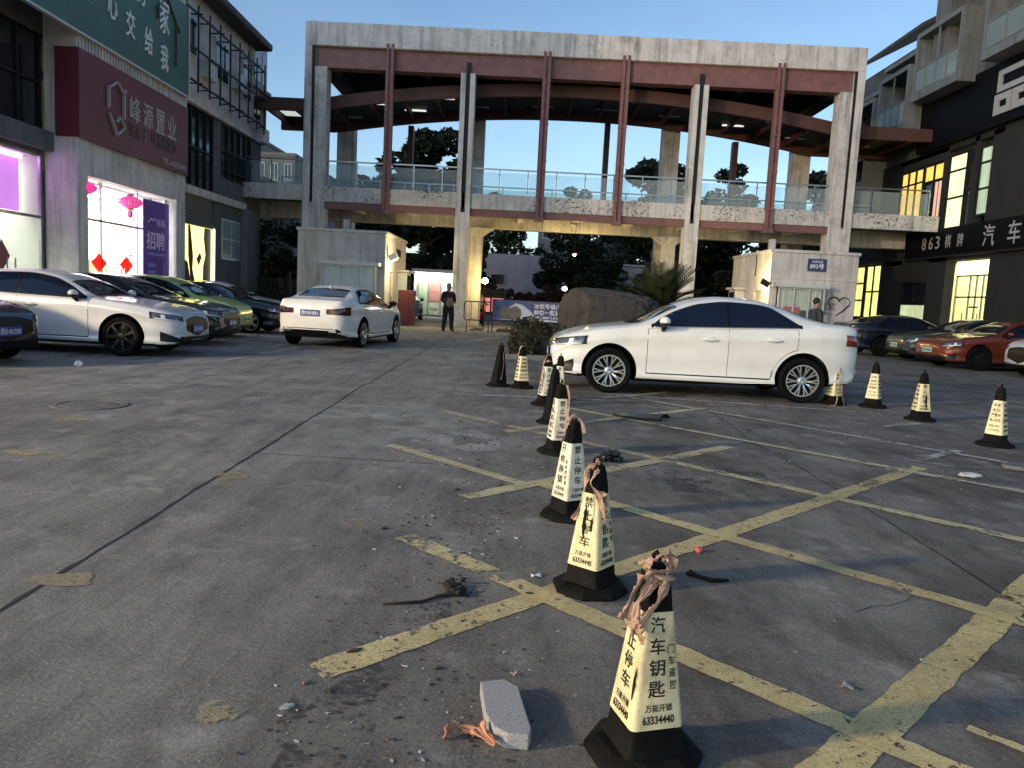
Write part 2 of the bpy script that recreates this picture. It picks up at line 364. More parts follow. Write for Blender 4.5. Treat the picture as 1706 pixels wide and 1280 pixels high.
for (px, py, sx, sy) in ((105, 968, .12, .055), (385, 795, .13, .08), (370, 1185, .075, .05), (585, 873, .10, .045), (55, 757, .22, .06), (115, 700, .16, .06)):
    c = G(px, py); n = 26; pts = []
    for i in range(n):
        a = 2*math.pi*i/n; q = 1 + .45*noise.noise((math.cos(a)*1.6+px, math.sin(a)*1.6+py, 0)) + rnd.uniform(-.08, .08)
        pts.append((c.x + sx*q*math.cos(a), c.y + sy*q*1.5*math.sin(a), .004))
    mY.poly(pts)
struct(mY.build('road_marking_paint_patch', worn('bald_yellow_paint', (.46, .39, .23), .53)))
M['seam'] = pm('dark_joint', (.022, .021, .02), .95, var=.3)
mS = MB()
def crack(x0, y0, x1, y1, wd, wob=.02, step=.12, z=.0025):
    a, b = Vector((x0, y0, 0)), Vector((x1, y1, 0)); L = (b-a).length; d = (b-a)/L; nn = Vector((-d.y, d.x, 0)); k = max(2, int(L/step)); rows = []
    for i in range(k+1):
        p = a + d*L*i/k; o = noise.noise((p.x*.7+3, p.y*.7, 5))*wob*2 + noise.noise((p.x*5, p.y*5, 9))*wob*.5; q = wd*(.55+.8*rnd.random())
        rows.append([p + nn*(o-q/2)+Vector((0, 0, z)), p + nn*(o+q/2)+Vector((0, 0, z))])
    mS.grid(rows)
crack(-2.0, 1.0, -2.22, 12, .022, .02); crack(-2.22, 12, -2.35, 30, .022, .02)
crack(2.47, 2.6, 2.5, 11.8, .013, .03)
crack(-9, 10.2, -2.2, 10.9, .012, .02); crack(-2.15, 6.1, -.6, 6.0, .01, .03); crack(3.9, 7.0, 5.9, 6.9, .016, .08); crack(3.3, 7.9, 3.95, 7.0, .014, .06)
crack(-12, 14.2, -2.2, 14.9, .012, .02); crack(-2.2, 22, 6, 22.2, .015, .02)
def branch(x, y, ang, L, wd, depth=0):
    k = int(L/.12); 
    for i in range(k):
        a2 = ang+rnd.uniform(-.5, .5); x2, y2 = x+.12*math.cos(a2), y+.12*math.sin(a2); crack(x, y, x2, y2, wd*(1-.6*i/k), .004, .06); x, y = x2, y2
        if depth < 2 and rnd.random() < .16: branch(x, y, a2+rnd.choice((-1, 1))*rnd.uniform(.6, 1.2), L*.35, wd*.6, depth+1)
for (x, y, a_, L) in ((-1.9, 5.0, .2, 1.0), (1.6, 3.4, .3, .8), (2.9, 5.0, .2, 1.6), (.8, 7.3, 1.9, 1.2), (-3.0, 6.2, 2.8, 2.0), (3.3, 8.6, .1, 2.2), (-4.5, 9.6, .4, 2.2)): branch(x, y, a_, L, .0045)
struct(mS.build('ground_joint', M['seam']))
# repair patches: slightly raised sheets of other asphalt and smeared cement
def patch_sheet(name, cx, cy, a_, b_, mat, seed, z=.0018):
    pts = []
    for i in range(40):
        t = 2*math.pi*i/40; k = 1+.30*noise.noise((math.cos(t)*1.4+seed, math.sin(t)*1.4, 1))+.10*noise.noise((math.cos(t)*5+seed, math.sin(t)*5, 1)); c_, s_ = math.cos(t), math.sin(t); pw2 = .75
        pts.append((cx+a_*k*math.copysign(abs(c_)**pw2, c_), cy+b_*k*math.copysign(abs(s_)**pw2, s_), z))
    struct(MB().poly(pts).build(name, mat))
M['smear'] = worn('cement_smear', (.40, .39, .365), .50); M['oil'] = worn('oil_stain', (.075, .07, .064), .44)
q = G(690, 732); patch_sheet('ground_cement_smear', q.x, q.y, .85, .55, M['smear'], 1); q = G(640, 690); patch_sheet('ground_cement_smear', q.x, q.y, 1.4, .5, M['smear'], 5)
q = G(1050, 790); patch_sheet('ground_oil_stain', q.x+.3, q.y, .9, .5, M['oil'], 9); q = G(700, 1060); patch_sheet('ground_oil_stain', q.x, q.y, .10, .5, M['oil'], 3); q = G(560, 1180); patch_sheet('ground_oil_stain', q.x, q.y, .14, .35, M['oil'], 7)
q = G(330, 600); patch_sheet('ground_oil_stain', -7.5, 13.3, 1.2, .8, M['oil'], 13); patch_sheet('ground_oil_stain', 3.2, 12.0, 1.9, .5, M['oil'], 15)
# manhole
mm = MB(); c = G(150, 676)
mm.lathe([(.0, .010), (.27, .010), (.275, .006), (.295, .006), (.30, .012), (.36, .011), (.37, .003)], 40, (c.x, c.y, 0))
for i in range(-4, 5):
    for j in range(-4, 5):
        if (i*i+j*j) < 15: mm.box(c.x+i*.058-.018, c.x+i*.058+.018, c.y+j*.058-.018, c.y+j*.058+.018, .009, .0145)
tag(mm.build('manhole_cover', pm('cast_iron', (.16, .155, .15), .7, .3, var=.25)), 'round iron manhole cover set in the grey lane', 'manhole cover')
# ================================================================== gateway pergola with footbridge
gw = thing('gateway_pergola', 'big concrete and red steel gateway with a glass-railed footbridge across the street', 'gateway', (2.05, 36, 0))
ox, oy = 2.05, 36.0
def gbox(mb, x0, x1, y0, y1, z0, z1): mb.box(x0-ox, x1-ox, y0-oy, y1-oy, z0, z1)
YF0, YF1 = 33.0, 33.8
m = MB(); gbox(m, -9.52, 13.62, YF0, YF1, 11.32, 12.27); m.build('top_beam', M['conc'], gw, bevel=.03)
def leg(x_out, s, y0, y1, ztop):           # outer fin, slot, inner column; s = +1 when the fin is on the west side
    m = MB()
    gbox(m, *sorted((x_out, x_out+s*.30)), y0, y1, 0, ztop)
    gbox(m, *sorted((x_out+s*.42, x_out+s*.92)), y0+.04, y1, 0, 10.5)
    gbox(m, *sorted((x_out+s*.30, x_out+s*.42)), y0+.12, y1-.02, 0, ztop-.02)
    gbox(m, *sorted((x_out+s*.30, x_out+s*.42)), y0+.015, y1-.3, 0, 4.9)
    m.mi = 1; gbox(m, *sorted((x_out+s*.305, x_out+s*.415)), y0+.06, y0+.14, 5.0, 11.3)
    m.build('leg', [M['conc'], M['dark_metal']], gw, bevel=.015)
leg(-9.52, 1, YF0, YF1, 11.32); leg(13.62, -1, YF0, YF1, 11.32)
def pier(xc, y0, y1, zt):
    m = MB()
    gbox(m, xc-.30, xc-.09, y0, y1, 0, zt); gbox(m, xc+.09, xc+.30, y0, y1, 0, zt); gbox(m, xc-.09, xc+.09, y0+.2, y1-.02, 4.8, zt); gbox(m, xc-.09, xc+.09, y0+.012, y1-.02, 0, 4.85)
    m.mi = 1; gbox(m, xc-.085, xc+.085, y0+.1, y0+.2, 4.86, zt+.45)
    return m.build('pier', [M['conc'], M['dark_metal']], gw, bevel=.015)
pier(-2.72, 33.0, 33.7, 10.5); pier(6.95, 33.0, 33.7, 10.5)
m = MB(); gbox(m, -9.2, 13.3, 33.2, 33.75, 10.5, 11.318); m.build('red_beam', M['red_steel'], gw)
for xc in (-5.98, .52, 3.78, 10.16):
    m = MB(); gbox(m, xc-.16, xc-.04, 32.97, 33.25, 4.75, 11.5); gbox(m, xc+.04, xc+.16, 32.97, 33.25, 4.75, 11.5); gbox(m, xc-.04, xc+.04, 33.05, 33.2, 4.75, 11.45); gbox(m, xc-.2, xc+.2, 32.92, 33.3, 4.62, 4.78)
    for z in (5.6, 7.1, 8.6, 10.2): gbox(m, xc-.18, xc+.18, 32.955, 33.2, z, z+.05)
    m.build('hanger', M['red_steel'], gw)
    m = MB(); gbox(m, xc-.13, xc+.13, 39.3, 39.7, 4.75, 9.6 if abs(xc-2) > 6 else 10.4); m.build('hanger', M['red_dark'], gw)
for xc in (-9.2, -2.72, 6.95, 13.45):
    m = MB(); gbox(m, xc-.42, xc+.42, 39.2, 40.0, 0, 10.9); m.build('rear_column', M['conc'], gw, bevel=.02)
    # slanted bracket from rear column
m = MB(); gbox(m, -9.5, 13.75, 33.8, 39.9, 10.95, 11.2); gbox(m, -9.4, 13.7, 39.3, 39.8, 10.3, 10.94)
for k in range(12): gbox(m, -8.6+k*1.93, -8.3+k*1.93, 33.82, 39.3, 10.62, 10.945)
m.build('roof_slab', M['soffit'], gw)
def cz(X):
    d = (X-2.07)/11.5; return 8.95 + (1.1*(1-d*d) if abs(d) < 1 else 0)
xs = [-12.2 + i*(29.9/60) for i in range(61)]
def swept(y0, y1, zo0, zo1):
    m = MB(); rows = [[(x-ox, y-oy, cz(x)+z) for (y, z) in ((y0, zo0), (y1, zo0), (y1, zo1), (y0, zo1), (y0, zo0))] for x in xs]
    m.grid(rows); m.poly(rows[0][:4]); m.poly(rows[-1][:4]); return m
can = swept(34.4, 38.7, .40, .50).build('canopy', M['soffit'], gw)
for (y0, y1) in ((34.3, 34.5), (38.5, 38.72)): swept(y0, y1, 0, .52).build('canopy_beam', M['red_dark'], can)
m = MB()
for i in range(1, 60, 3):
    x = xs[i]; m.bar((x-ox, 34.5-oy, cz(x)+.25), (x-ox, 38.5-oy, cz(x)+.25), .14, .28)
m.build('canopy_rib', M['red_dark'], can)
M['tube'] = emis('lamp_tube', (1, .97, .88), .45)
for i in range(3, 58, 3):
    x = xs[i]+.72
    for y in ((35.6,) if i % 2 else (37.4,)):
        m = MB(); m.box(x-ox-.5, x-ox+.5, y-oy-.06, y-oy+.06, cz(x)+.30, cz(x)+.36); m.build('canopy_lamp', M['tube'] if i in (9, 12, 15, 42, 51) else M['alu'], can)
for x in (-11.2, -10.2):
    m = MB(); m.box(x-ox-.35, x-ox+.35, 36.2-oy, 37.2-oy, cz(x)+.37, cz(x)+.395); m.build('canopy_lamp', emis('dim_ceiling_lamp', (.75, .85, .8), .35), can)
m = MB(); gbox(m, -12.6, 17.3, 33.1, 33.28, 5.02, 5.66)
m.build('deck_fascia', M['conc_flake'], gw, bevel=.01)
m = MB(); gbox(m, -12.6, 17.3, 39.1, 39.28, 5.02, 5.66); m.build('deck_fascia', M['conc_flake'], gw)
m = MB(); gbox(m, -12.6, 17.3, 33.28, 39.1, 5.2, 5.6); m.build('deck', M['conc_dark'], gw)
m = MB(); gbox(m, -8.6, 12.7, 33.16, 33.4, 4.72, 5.018); gbox(m, -12.6, 17.2, 38.9, 39.1, 4.7, 5.018); m.build('red_girder', M['red_steel'], gw)
m = MB(); gbox(m, -12.2, 17.2, 35.6, 36.2, 4.47, 5.19)
for k in range(9): gbox(m, -7.6+k*2.4, -7.35+k*2.4, 33.4, 35.6, 4.75, 5.19)
for k in range(9): gbox(m, -7.6+k*2.4, -7.35+k*2.4, 36.2, 38.9, 4.75, 5.19)
m.build('deck_beam', M['conc'], gw)
for xc in (-2.25, 6.55):
    m = MB(); gbox(m, xc-.28, xc+.28, 35.62, 36.18, 0, 4.1)
    P = lambda x, y, z: (x-ox, y-oy, z)
    m.add([P(xc-.28, 35.62, 4.1), P(xc+.28, 35.62, 4.1), P(xc+.28, 36.18, 4.1), P(xc-.28, 36.18, 4.1), P(xc-.75, 35.5, 4.46), P(xc+.75, 35.5, 4.46), P(xc+.75, 36.3, 4.46), P(xc-.75, 36.3, 4.46)], [(0,1,5,4),(1,2,6,5),(2,3,7,6),(3,0,4,7),(4,5,6,7)])
    m.build('deck_column', M['conc'], gw)
def railing(y, x0, x1):
    m = MB(); n = int((x1-x0)/1.18)
    for i in range(n+1):
        x = x0+(x1-x0)*i/n; gbox(m, x-.025, x+.025, y-.02, y+.02, 5.6, 6.72)
        for z in (5.85, 6.5): gbox(m, x-.05, x+.05, y-.035, y+.035, z, z+.05)
    gbox(m, x0, x1, y-.03, y+.03, 6.72, 6.78)
    r = m.build('guardrail', M['steel'], gw)
    g = MB()
    for i in range(n):
        a = x0+(x1-x0)*i/n+.05; b = x0+(x1-x0)*(i+1)/n-.05; gbox(g, a, b, y-.006, y+.006, 5.72, 6.62)
    g.build('glass_pane', M['rail_glass'], r)
railing(33.5, -12.2, 17.0); railing(38.85, -12.2, 17.0)
# painted scrawl low on the west pier
M['scrawl'] = worn('scrawled_paint', (.05, .055, .05), .42)
m = MB()
for k in range(16):
    x = -3.0+rnd.random()*.56; z = .25+rnd.random()*1.35; pts = []
    a = rnd.random()*6.3
    for q in range(9):
        a += rnd.uniform(-.9, .9); x = min(-2.46, max(-2.99, x+.07*math.cos(a))); z = max(.2, z+.07*math.sin(a)); pts.append((x-ox, 32.995-oy, z))
    m.tube(pts, .012, 5)
m.build('scrawl', M['scrawl'], gw)

# ================================================================== guard booths
def booth(x0, x1, y0, y1, h, label, lamp_side, lit):
    o = thing('guard_booth', label, 'booth', ((x0+x1)/2, (y0+y1)/2, 0), group='guard booths under the gateway')
    cx, cy = (x0+x1)/2, (y0+y1)/2; a, b = (x1-x0)/2, (y1-y0)/2
    wx0, wx1 = (-a+1.05, a-.25) if lamp_side > 0 else (-a+.2, a-1.35)
    t = .18; m = MB()
    zs, zt = 1.0, 2.35
    m.box(-a, wx0, -b, -b+t, 0, h-.12); m.box(wx1, a, -b, -b+t, 0, h-.12); m.box(wx0, wx1, -b, -b+t, 0, .55); m.box(wx0, wx1, -b, -b+t, zt, h-.12)
    m.box(-a, a, b-t, b, 0, h-.12)
    for s in (-1, 1):
        xx = sorted((s*a, s*(a-t)))
        if s == lamp_side:
            m.box(*xx, -b+t, -b+1.0, 0, h-.12); m.box(*xx, -b+1.9, b-t, 0, h-.12); m.box(*xx, -b+1.0, -b+1.9, 2.15, h-.12)
        else: m.box(*xx, -b+t, b-t, 0, h-.12)
    m.box(-a+t, a-t, -b+t, b-t, h-.42, h-.3)
    m.build('wall', M['booth'], o)
    m = MB(); m.box(-a-.06, a+.06, -b-.06, b+.06, h-.12, h); m.box(-a-.02, a+.02, -b-.02, b+.02, 2.62, 2.68); m.build('parapet', M['booth'], o, bevel=.02)
    # projecting bay window with hood
    d = .5; bw = thing('bay_window', '', '', (0, 0, 0)); bw.parent = o
    for k in ('label', 'category'): del bw[k]
    f = MB(); z0, z1 = .95, 2.3
    f.box(wx0-.12, wx1+.12, -b-d-.1, -b-.001, z1, z1+.12); f.box(wx0, wx1, -b-d, -b-.001, z0-.3, z0-.24); 
    n = 3
    for i in range(n+1):
        x = wx0+.03+(wx1-wx0-.06)*i/n
        if i in (0, n) or i == 1 or i == 2: f.box(x-.03, x+.03, -b-d, -b-d+.06, z0-.24, z1)
    for x in (wx0+.03, wx1-.03): f.box(x-.03, x+.03, -b-.08, -b-.02, z0-.24, z1)
    f.box(wx0, wx1, -b-d+.005, -b-d+.055, z0+.12, z0+.18); f.box(wx0, wx1, -b-d+.005, -b-d+.055, z1-.06, z1); f.box(wx0, wx1, -b-d, -b, .0, z0-.305)
    f.build('window_frame', M['alu'], bw)
    g = MB(); g.box(wx0+.06, wx1-.06, -b-d+.025, -b-d+.035, z0-.24, z1); g.build('window_glass', M['clear_glass'], bw)
    cu = MB()
    nn = 60; cu.grid([[(wx0+.1+(wx1-wx0-.2)*i/nn, -b-d+.10+(.025 if lit else .006)*math.sin(i*1.9)+.01*math.sin(i*.7), z) for i in range(nn+1)] for z in (z0-.2 if not lit else z0+.5, z1-.03)])
    cu.build('curtain', pm('pale_curtain', (.78, .80, .77) if not lit else (.6, .6, .5), .9, var=.08), bw, smooth=True)
    if lit:
        m = MB(); m.box(-a+.5, a-.5, -b+.6, b-.6, h-.5, h-.44); m.build('ceiling_lamp', emis('booth_ceiling_lamp', (1, .93, .62), 9.0), o)
        m = MB(); m.box(wx0+.25, wx0+.85, -b-d+.045, -b-d+.05, z0+.28, z0+.62); m.build('red_notice', M['paper_red'], o)
    else:
        m = MB(); m.box(wx1-.85, wx1-.35, -b-d-.012, -b-d-.006, z0-.16, z0+.10); m.build('red_notice', M['paper_red'], o)
    # side: door, louvre, flood lamp
    xs_ = lamp_side*a
    m = MB(); m.box(*sorted((xs_-lamp_side*.06, xs_-lamp_side*.1)), -b+1.0, -b+1.9, 0, 2.15); dr = m.build('door', pm('pale_door', (.45, .42, .36), .6), o)
    m = MB(); m.box(*sorted((xs_-lamp_side*.06, xs_+lamp_side*.0)), -b+1.75, -b+1.79, 1.0, 1.15); m.build('handle', M['steel'], dr)
    m = MB(); m.box(*sorted((xs_+lamp_side*.002, xs_+lamp_side*.5)), b-2.3, b-.9, 2.2, 2.3); m.build('side_hood', M['booth'], o)
    m = MB(); m.box(*sorted((xs_+lamp_side*.002, xs_+lamp_side*.4)), b-2.1, b-1.1, .9, 2.19); sw = m.build('side_window', M['alu'], o)
    m = MB(); m.box(*sorted((xs_+lamp_side*.41, xs_+lamp_side*.402)), b-2.0, b-1.2, 1.0, 2.1); m.build('pane', M['dark_glass'], sw)
    m = MB()
    if lamp_side > 0: m.box(*sorted((xs_+.002, xs_+.03)), b-2.6, b-1.6, 2.85, 3.15)
    else: m.bar((xs_-.02, -b+1.9, 2.75), (xs_-.02, -b+1.9, h-.15), .03, .03)
    m.build('vent_grille' if lamp_side > 0 else 'drain_pipe', M['dark_metal'], o)
    m = MB(); px = -.5 if lamp_side > 0 else -a+.9; m.box(px-.12, px+.12, .2, .44, h-.35, h+.62); m.build('vent_stack', M['booth'], o)
    lx, ly, lz = xs_+lamp_side*.22, -b-.1 if lamp_side < 0 else -b+.55, 2.72 if lamp_side > 0 else 2.42
    m = MB(); m.obox((lx, ly, lz), (.34, .14, .24), Matrix.Rotation(rad(-28*lamp_side), 3, 'Y')); m.bar((xs_, ly, lz+.05), (lx, ly, lz+.02), .03, .03); fl = m.build('flood_lamp', M['dark_metal'] if lamp_side < 0 else M['alu'], o)
    m = MB(); m.obox((lx+lamp_side*.035, ly, lz-.132), (.28, .12, .02), Matrix.Rotation(rad(-28*lamp_side), 3, 'Y')); m.build('lens', emis('flood_lens', (1, .9, .6), 18.0 if lamp_side > 0 else 3.0), fl)
    return o
bl = booth(-8.78, -5.38, 30.0, 35.2, 3.66, 'grey rendered guard booth on the white driving car side of the gate', 1, False)
br = booth(9.48, 12.8, 30.0, 35.4, 3.74, 'lit guard booth with a heart drawing and a blue number plate', -1, True)
def lamp(name, loc, col, e, r=.12):
    l = bpy.data.lights.new(name, 'POINT'); l.energy = e; l.color = col; l.shadow_soft_size = r
    o = bpy.data.objects.new(name, l); COL.objects.link(o); o.location = loc; return o
lamp('booth_flood_light', (-4.55, 30.75, 2.45), (1, .80, .38), 85)
lamp('booth_flood_light', (8.7, 30.3, 2.5), (1, .80, .36), 75)
lamp('gate_lamp_light', (2.2, 34.6, 3.3), (1, .72, .28), 170)
# small bracket lamp fixed under the deck
g = thing('deck_lamp', 'small yellow lamp hanging under the middle of the footbridge', 'lamp', (2.2, 34.6, 3.45))
m = MB(); m.tube([(0, 0, 1.75), (0, 0, .1)], .012, 6); m.lathe([(.03, .1), (.09, .06), (.13, -.02), (.0, -.02)], 14); m.build('lamp_shade', M['dark_metal'], g)
m = MB(); m.ball((0, 0, -.06), .06); m.build('bulb', emis('yellow_bulb', (1, .8, .4), 12), g)
# blue house number plate, heart drawing
hb = thing('number_plate', 'dark blue house number plate high on the lit booth', 'sign', (11.22, 29.985, 3.2))
m = MB(); m.box(-.36, .36, -.015, .012, -.24, .24); m.build('plate', pm('blue_enamel', (.03, .04, .13), .35), hb)
text('lettering', '东盛名都', .11, frameM((0, -.017, .12), (1, 0, 0), (0, 0, 1)), M['white_paint'], hb, .001)
text('lettering', '893号', .22, frameM((0, -.017, -.06), (1, 0, 0), (0, 0, 1)), M['white_paint'], hb, .001, bold=.004)
m = MB(); M['ink'] = pm('black_ink', (.03, .03, .03), .6)
hp = []
for i in range(41):
    t = -2.2+4.2*i/40*1.0; hp.append((.42*(16*math.sin(t)**3)/16, 0, .36*(13*math.cos(t)-5*math.cos(2*t)-2*math.cos(3*t)-math.cos(4*t))/16))
hx, hz = 12.2, 1.75
m.tube([(hx+p[0], 29.99, hz+p[2]) for p in hp], [.012+.02*abs(math.sin(i*.09)) for i in range(41)], 6)
m.tube([(hx+.38, 29.99, hz-.02), (hx+.2, 29.99, hz-.22), (hx-.1, 29.99, hz-.45)], [.035, .03, .015], 6)
ho = tag(m.build('heart_drawing', M['ink']), 'black brush-stroke heart with small writing painted on the booth wall', 'mural')
for i, s_ in enumerate(('崇德向善', '见义勇为')): text('lettering', s_, .15, frameM((hx-.42, 29.993, hz-.02-.17*i), (1, 0, 0), (0, 0, 1)), M['ink'], ho, .001)
text('lettering', '做好人', .11, frameM((hx-.38, 29.993, hz-.38), (1, 0, 0), (0, 0, 1)), M['ink'], ho, .001)
text('lettering', '文明城市', .09, frameM((hx+.25, 29.993, hz-1.0), (1, 0, 0), (0, 0, 1)), M['ink'], ho, .001)
# ================================================================== building on the west side
wb = thing('shop_building', 'grey three-storey shop building under the green and maroon signs', 'building', (-12, 25, 0))
def wbox(mb, x0, x1, y0, y1, z0, z1): mb.box(x0+12, x1+12, y0-25, y1-25, z0, z1)
m = MB()                                       # main masonry
wbox(m, -12.35, -11.5, 19.95, 20.42, 0, 10.9); wbox(m, -12.35, -11.5, 25.62, 26.25, 0, 10.9); wbox(m, -12.35, -11.56, 20.42, 25.62, 3.98, 10.9)
m.build('shop_frame', M['render'], wb, bevel=.015)
m = MB()
for i in range(44): 
    y = 20.0+i*.15
    if y < 26.2: wbox(m, -11.5, -11.46, y, y+.09, 7.03, 7.5)
m.build('ribbed_strip', M['render'], wb)
m = MB()
wbox(m, -12.6, -12.35, 12, 19.95, 4.35, 4.9); wbox(m, -12.35, -12.1, 12, 19.95, 4.45, 4.92); wbox(m, -12.6, -12.3, 16.9, 17.5, 0, 4.35); wbox(m, -12.6, -12.36, 12, 26.4, 7.3, 11); wbox(m, -12.6, -12.3, 12, 12.5, 0, 4.35)
wbox(m, -12.4, -12, 26.25, 27.0, 0, 4.45); wbox(m, -12.4, -12, 27.0, 30.0, 0, .45); wbox(m, -12.4, -12, 29.95, 30.6, 0, 4.45); wbox(m, -12.4, -12, 30.6, 32.7, 0, 2.3); wbox(m, -12.4, -12, 30.6, 32.7, 3.9, 4.45)
wbox(m, -12.4, -12.03, 26.25, 27.3, 4.72, 7.6); wbox(m, -12.4, -12.03, 29.85, 30.65, 4.72, 7.6); wbox(m, -12.4, -12.03, 33.9, 35.2, 0, 7.6); wbox(m, -12.4, -12.03, 30.65, 33.9, 4.72, 5.5)
m.build('wall', M['render_dark'], wb)
m = MB(); wbox(m, -12.05, -11.85, 26.25, 33.0, 4.45, 4.72); wbox(m, -12.05, -11.86, 26.25, 35.2, 7.55, 7.72); m.build('band_course', M['render'], wb)
m = MB(); wbox(m, -19, -12, 26.25, 35.2, 7.72, 11.45); wbox(m, -19, -12.6, 12, 26.25, 8, 11.45); wbox(m, -19, -18.9, 12, 35.2, 0, 8); wbox(m, -19, -12.6, 12, 12.2, 0, 8); wbox(m, -18.9, -12.41, 35.0, 35.19, 0, 7.7); m.build('upper_wall', M['white_wall'], wb)
m = MB(); m.prism([(-19+12-1, 11-25, 14.2), (.75, 11-25, 11.35), (.75, 11-25, 11.55), (-19+12-1, 11-25, 14.45)], (0, 23.2, 0)); wbox(m, -11.9, -11.28, 11, 34.2, 11.3, 11.42)
m.build('roof', M['tile_roof'], wb)
m = MB(); wbox(m, -12.4, -11.9, 33.6, 35.45, 8.0, 11.9); wbox(m, -11.9, -11.7, 33.5, 35.5, 9.7, 9.85); wbox(m, -12.5, -11.85, 33.55, 35.5, 11.9, 12.0); m.build('parapet_block', M['white_wall'], wb)
m = MB(); wbox(m, -11.9, -11.885, 33.85, 34.6, 8.5, 9.5); wbox(m, -11.9, -11.885, 33.85, 34.6, 10.1, 11.4); wbox(m, -11.9, -11.885, 34.8, 35.25, 10.1, 11.4); m.build('end_window', M['dark_glass'], wb)
# steel sign skeleton on the upper wall
m = MB()
for z in (8.2, 9.3, 10.5): m.bar((.35, 26.3-25, z), (.35, 34.6-25, z), .06, .06)
for i in range(9):
    y = 26.6+i*.98; m.bar((.35, y-25, 7.9), (.35, y-25, 10.8), .05, .05)
    for z in (8.2, 10.5): m.bar((0, y-25, z), (.5 if i % 2 else .35, y-25, z), .04, .04)
m.build('sign_skeleton', M['dark_metal'], wb)
for (y, z, h, wd) in ((27.6, 9.2, 1.3, 1.2), (30.5, 9.0, 1.5, 1.3), (33.2, 9.0, 1.5, 1.1), (34.5, 10.0, .9, .6)):
    m = MB(); wbox(m, -12.0, -11.96, y-wd/2, y+wd/2, z, z+h); fr = m.build('window_frame', M['alu'], wb)
    m = MB(); wbox(m, -11.96, -11.95, y-wd/2+.06, y-.03, z+.06, z+h-.06); wbox(m, -11.96, -11.95, y+.03, y+wd/2-.06, z+.06, z+h-.06); m.build('pane', M['dark_glass'], fr)
for (y, z) in ((29.0, 9.0), (32.0, 9.4), (34.9, 7.9)):
    m = MB(); wbox(m, -12, -11.7, y-.4, y+.4, z-.3, z+.3); m.build('air_conditioner', M['alu'], wb)
# dark glazing, upper floor
def glazing(y0, y1, z0, z1, x, nv, nh, rail=False, name='upper_window'):
    g = MB(); wbox(g, x-.14, x-.1, y0, y1, z0, z1); o = g.build(name, M['dark_glass'], wb)
    f = MB()
    for i in range(nv+1):
        y = y0+(y1-y0)*i/nv; wbox(f, x-.09, x-.03, y-.035, y+.035, z0, z1)
    for i in range(nh+1):
        z = z0+(z1-z0)*i/nh; wbox(f, x-.085, x-.035, y0, y1, z-.03, z+.03)
    f.build('mullion', M['dark_metal'], o)
    if rail:
        f = MB()
        for z in (z0+.25, z0+1.0): wbox(f, x+.1, x+.14, y0, y1, z, z+.04)
        for i in range(int((y1-y0)/.14)): wbox(f, x+.11, x+.13, y0+i*.14, y0+i*.14+.02, z0+.2, z0+1.0)
        f.build('window_rail', M['dark_metal'], o)
glazing(12, 19.9, 4.93, 7.3, -12.36, 9, 2); glazing(27.3, 29.85, 4.73, 7.55, -12.0, 4, 2); glazing(30.65, 33.9, 5.5, 7.5, -11.98, 5, 2, True)
# louvre strip, shutters, white window, column
m = MB(); wbox(m, -12.3, -12.05, 27.0, 30.0, 3.4, 4.45); m.build('louvre_strip', slats('grey_slats', (.13, .125, .12), 9), wb)
m = MB(); wbox(m, -12.1, -12.0, 30.72, 32.65, 2.3, 3.9); ww = m.build('casement_window', M['alu'], wb)
m = MB()
for j in (0, 1):
    for i in (0, 1): wbox(m, -12.02, -11.992, 30.82+i*.92, 31.66+i*.92, 2.4+j*.75, 3.08+j*.75)
m.build('pane', pm('blue_grey_pane', (.24, .33, .35), .15), ww)
m = MB(); wbox(m, -12.1, -11.7, 32.75, 33.85, 0, 4.5); m.build('corner_column', M['conc_dark'], wb)
def room(mb_parent, fx, x0, x1, y0, y1, z1, wall, light, strength_mat):
    m = MB(); wbox(m, x0, x0+.1, y0, y1, 0, z1); wbox(m, x0, x1, y0, y0+.06, 0, z1); wbox(m, x0, x1, y1-.06, y1, 0, z1); wbox(m, x0, x1, y0, y1, .01, .03); wbox(m, x0, x1, y0, y1, z1, z1+.08)
    m.build('room_lining', wall, mb_parent)
    m = MB(); wbox(m, x0+.5, x1-.5, y0+.4, y1-.4, z1-.06, z1-.02); m.build('ceiling_light', strength_mat, mb_parent)
M['room_white'] = pm('white_plaster', (.75, .74, .72), .8, var=.04)
room(wb, 0, -17.5, -12.4, 20.44, 25.6, 3.96, M['room_white'], 0, emis('bright_ceiling', (1, .94, .98), 13.0))
room(wb, 0, -17.0, -12.46, 12.3, 19.94, 4.3, pm('lilac_plaster', (.62, .60, .58), .8, var=.05), 0, emis('violet_ceiling', (.85, .74, 1.0), 6.0))
m = MB(); wbox(m, -12.9, -12.8, 12.4, 19.6, 2.9, 4.25); m.build('added_violet_glow', emis('violet_glow_sheet', (.62, .17, 1.0), 1.0, .3, .6), wb)  # glowing sheet added behind the glass to stand in for the violet ceiling glow
m = MB(); wbox(m, -12.95, -12.7, 12.4, 19.6, 4.2, 4.29); m.build('violet_cove_lamp', emis('violet_cove', (.7, .25, 1.0), 7.0), wb)
m = MB(); wbox(m, -15.2, -14.4, 20.9, 22.6, .03, 1.25); m.build('reception_desk', pm('desk_wood', (.40, .30, .16), .5), wb)
m = MB(); wbox(m, -17.38, -17.34, 21.0, 22.4, 1.5, 2.5); wbox(m, -17.38, -17.34, 23.2, 24.4, 1.4, 2.6); m.build('wall_picture', pm('picture_print', (.30, .34, .18), .6, var=.6, scale=3), wb)
m = MB(); wbox(m, -14.0, -13.6, 23.6, 25.2, .03, 1.9); m.build('cabinet', pm('greenish_cabinet', (.45, .50, .22), .5), wb)
m = MB(); wbox(m, -16.0, -15.2, 15.0, 17.4, .03, 1.2); wbox(m, -16.9, -16.8, 13.5, 15.0, 1.4, 2.5); m.build('reception_desk', pm('pale_desk', (.5, .45, .3), .5), wb)
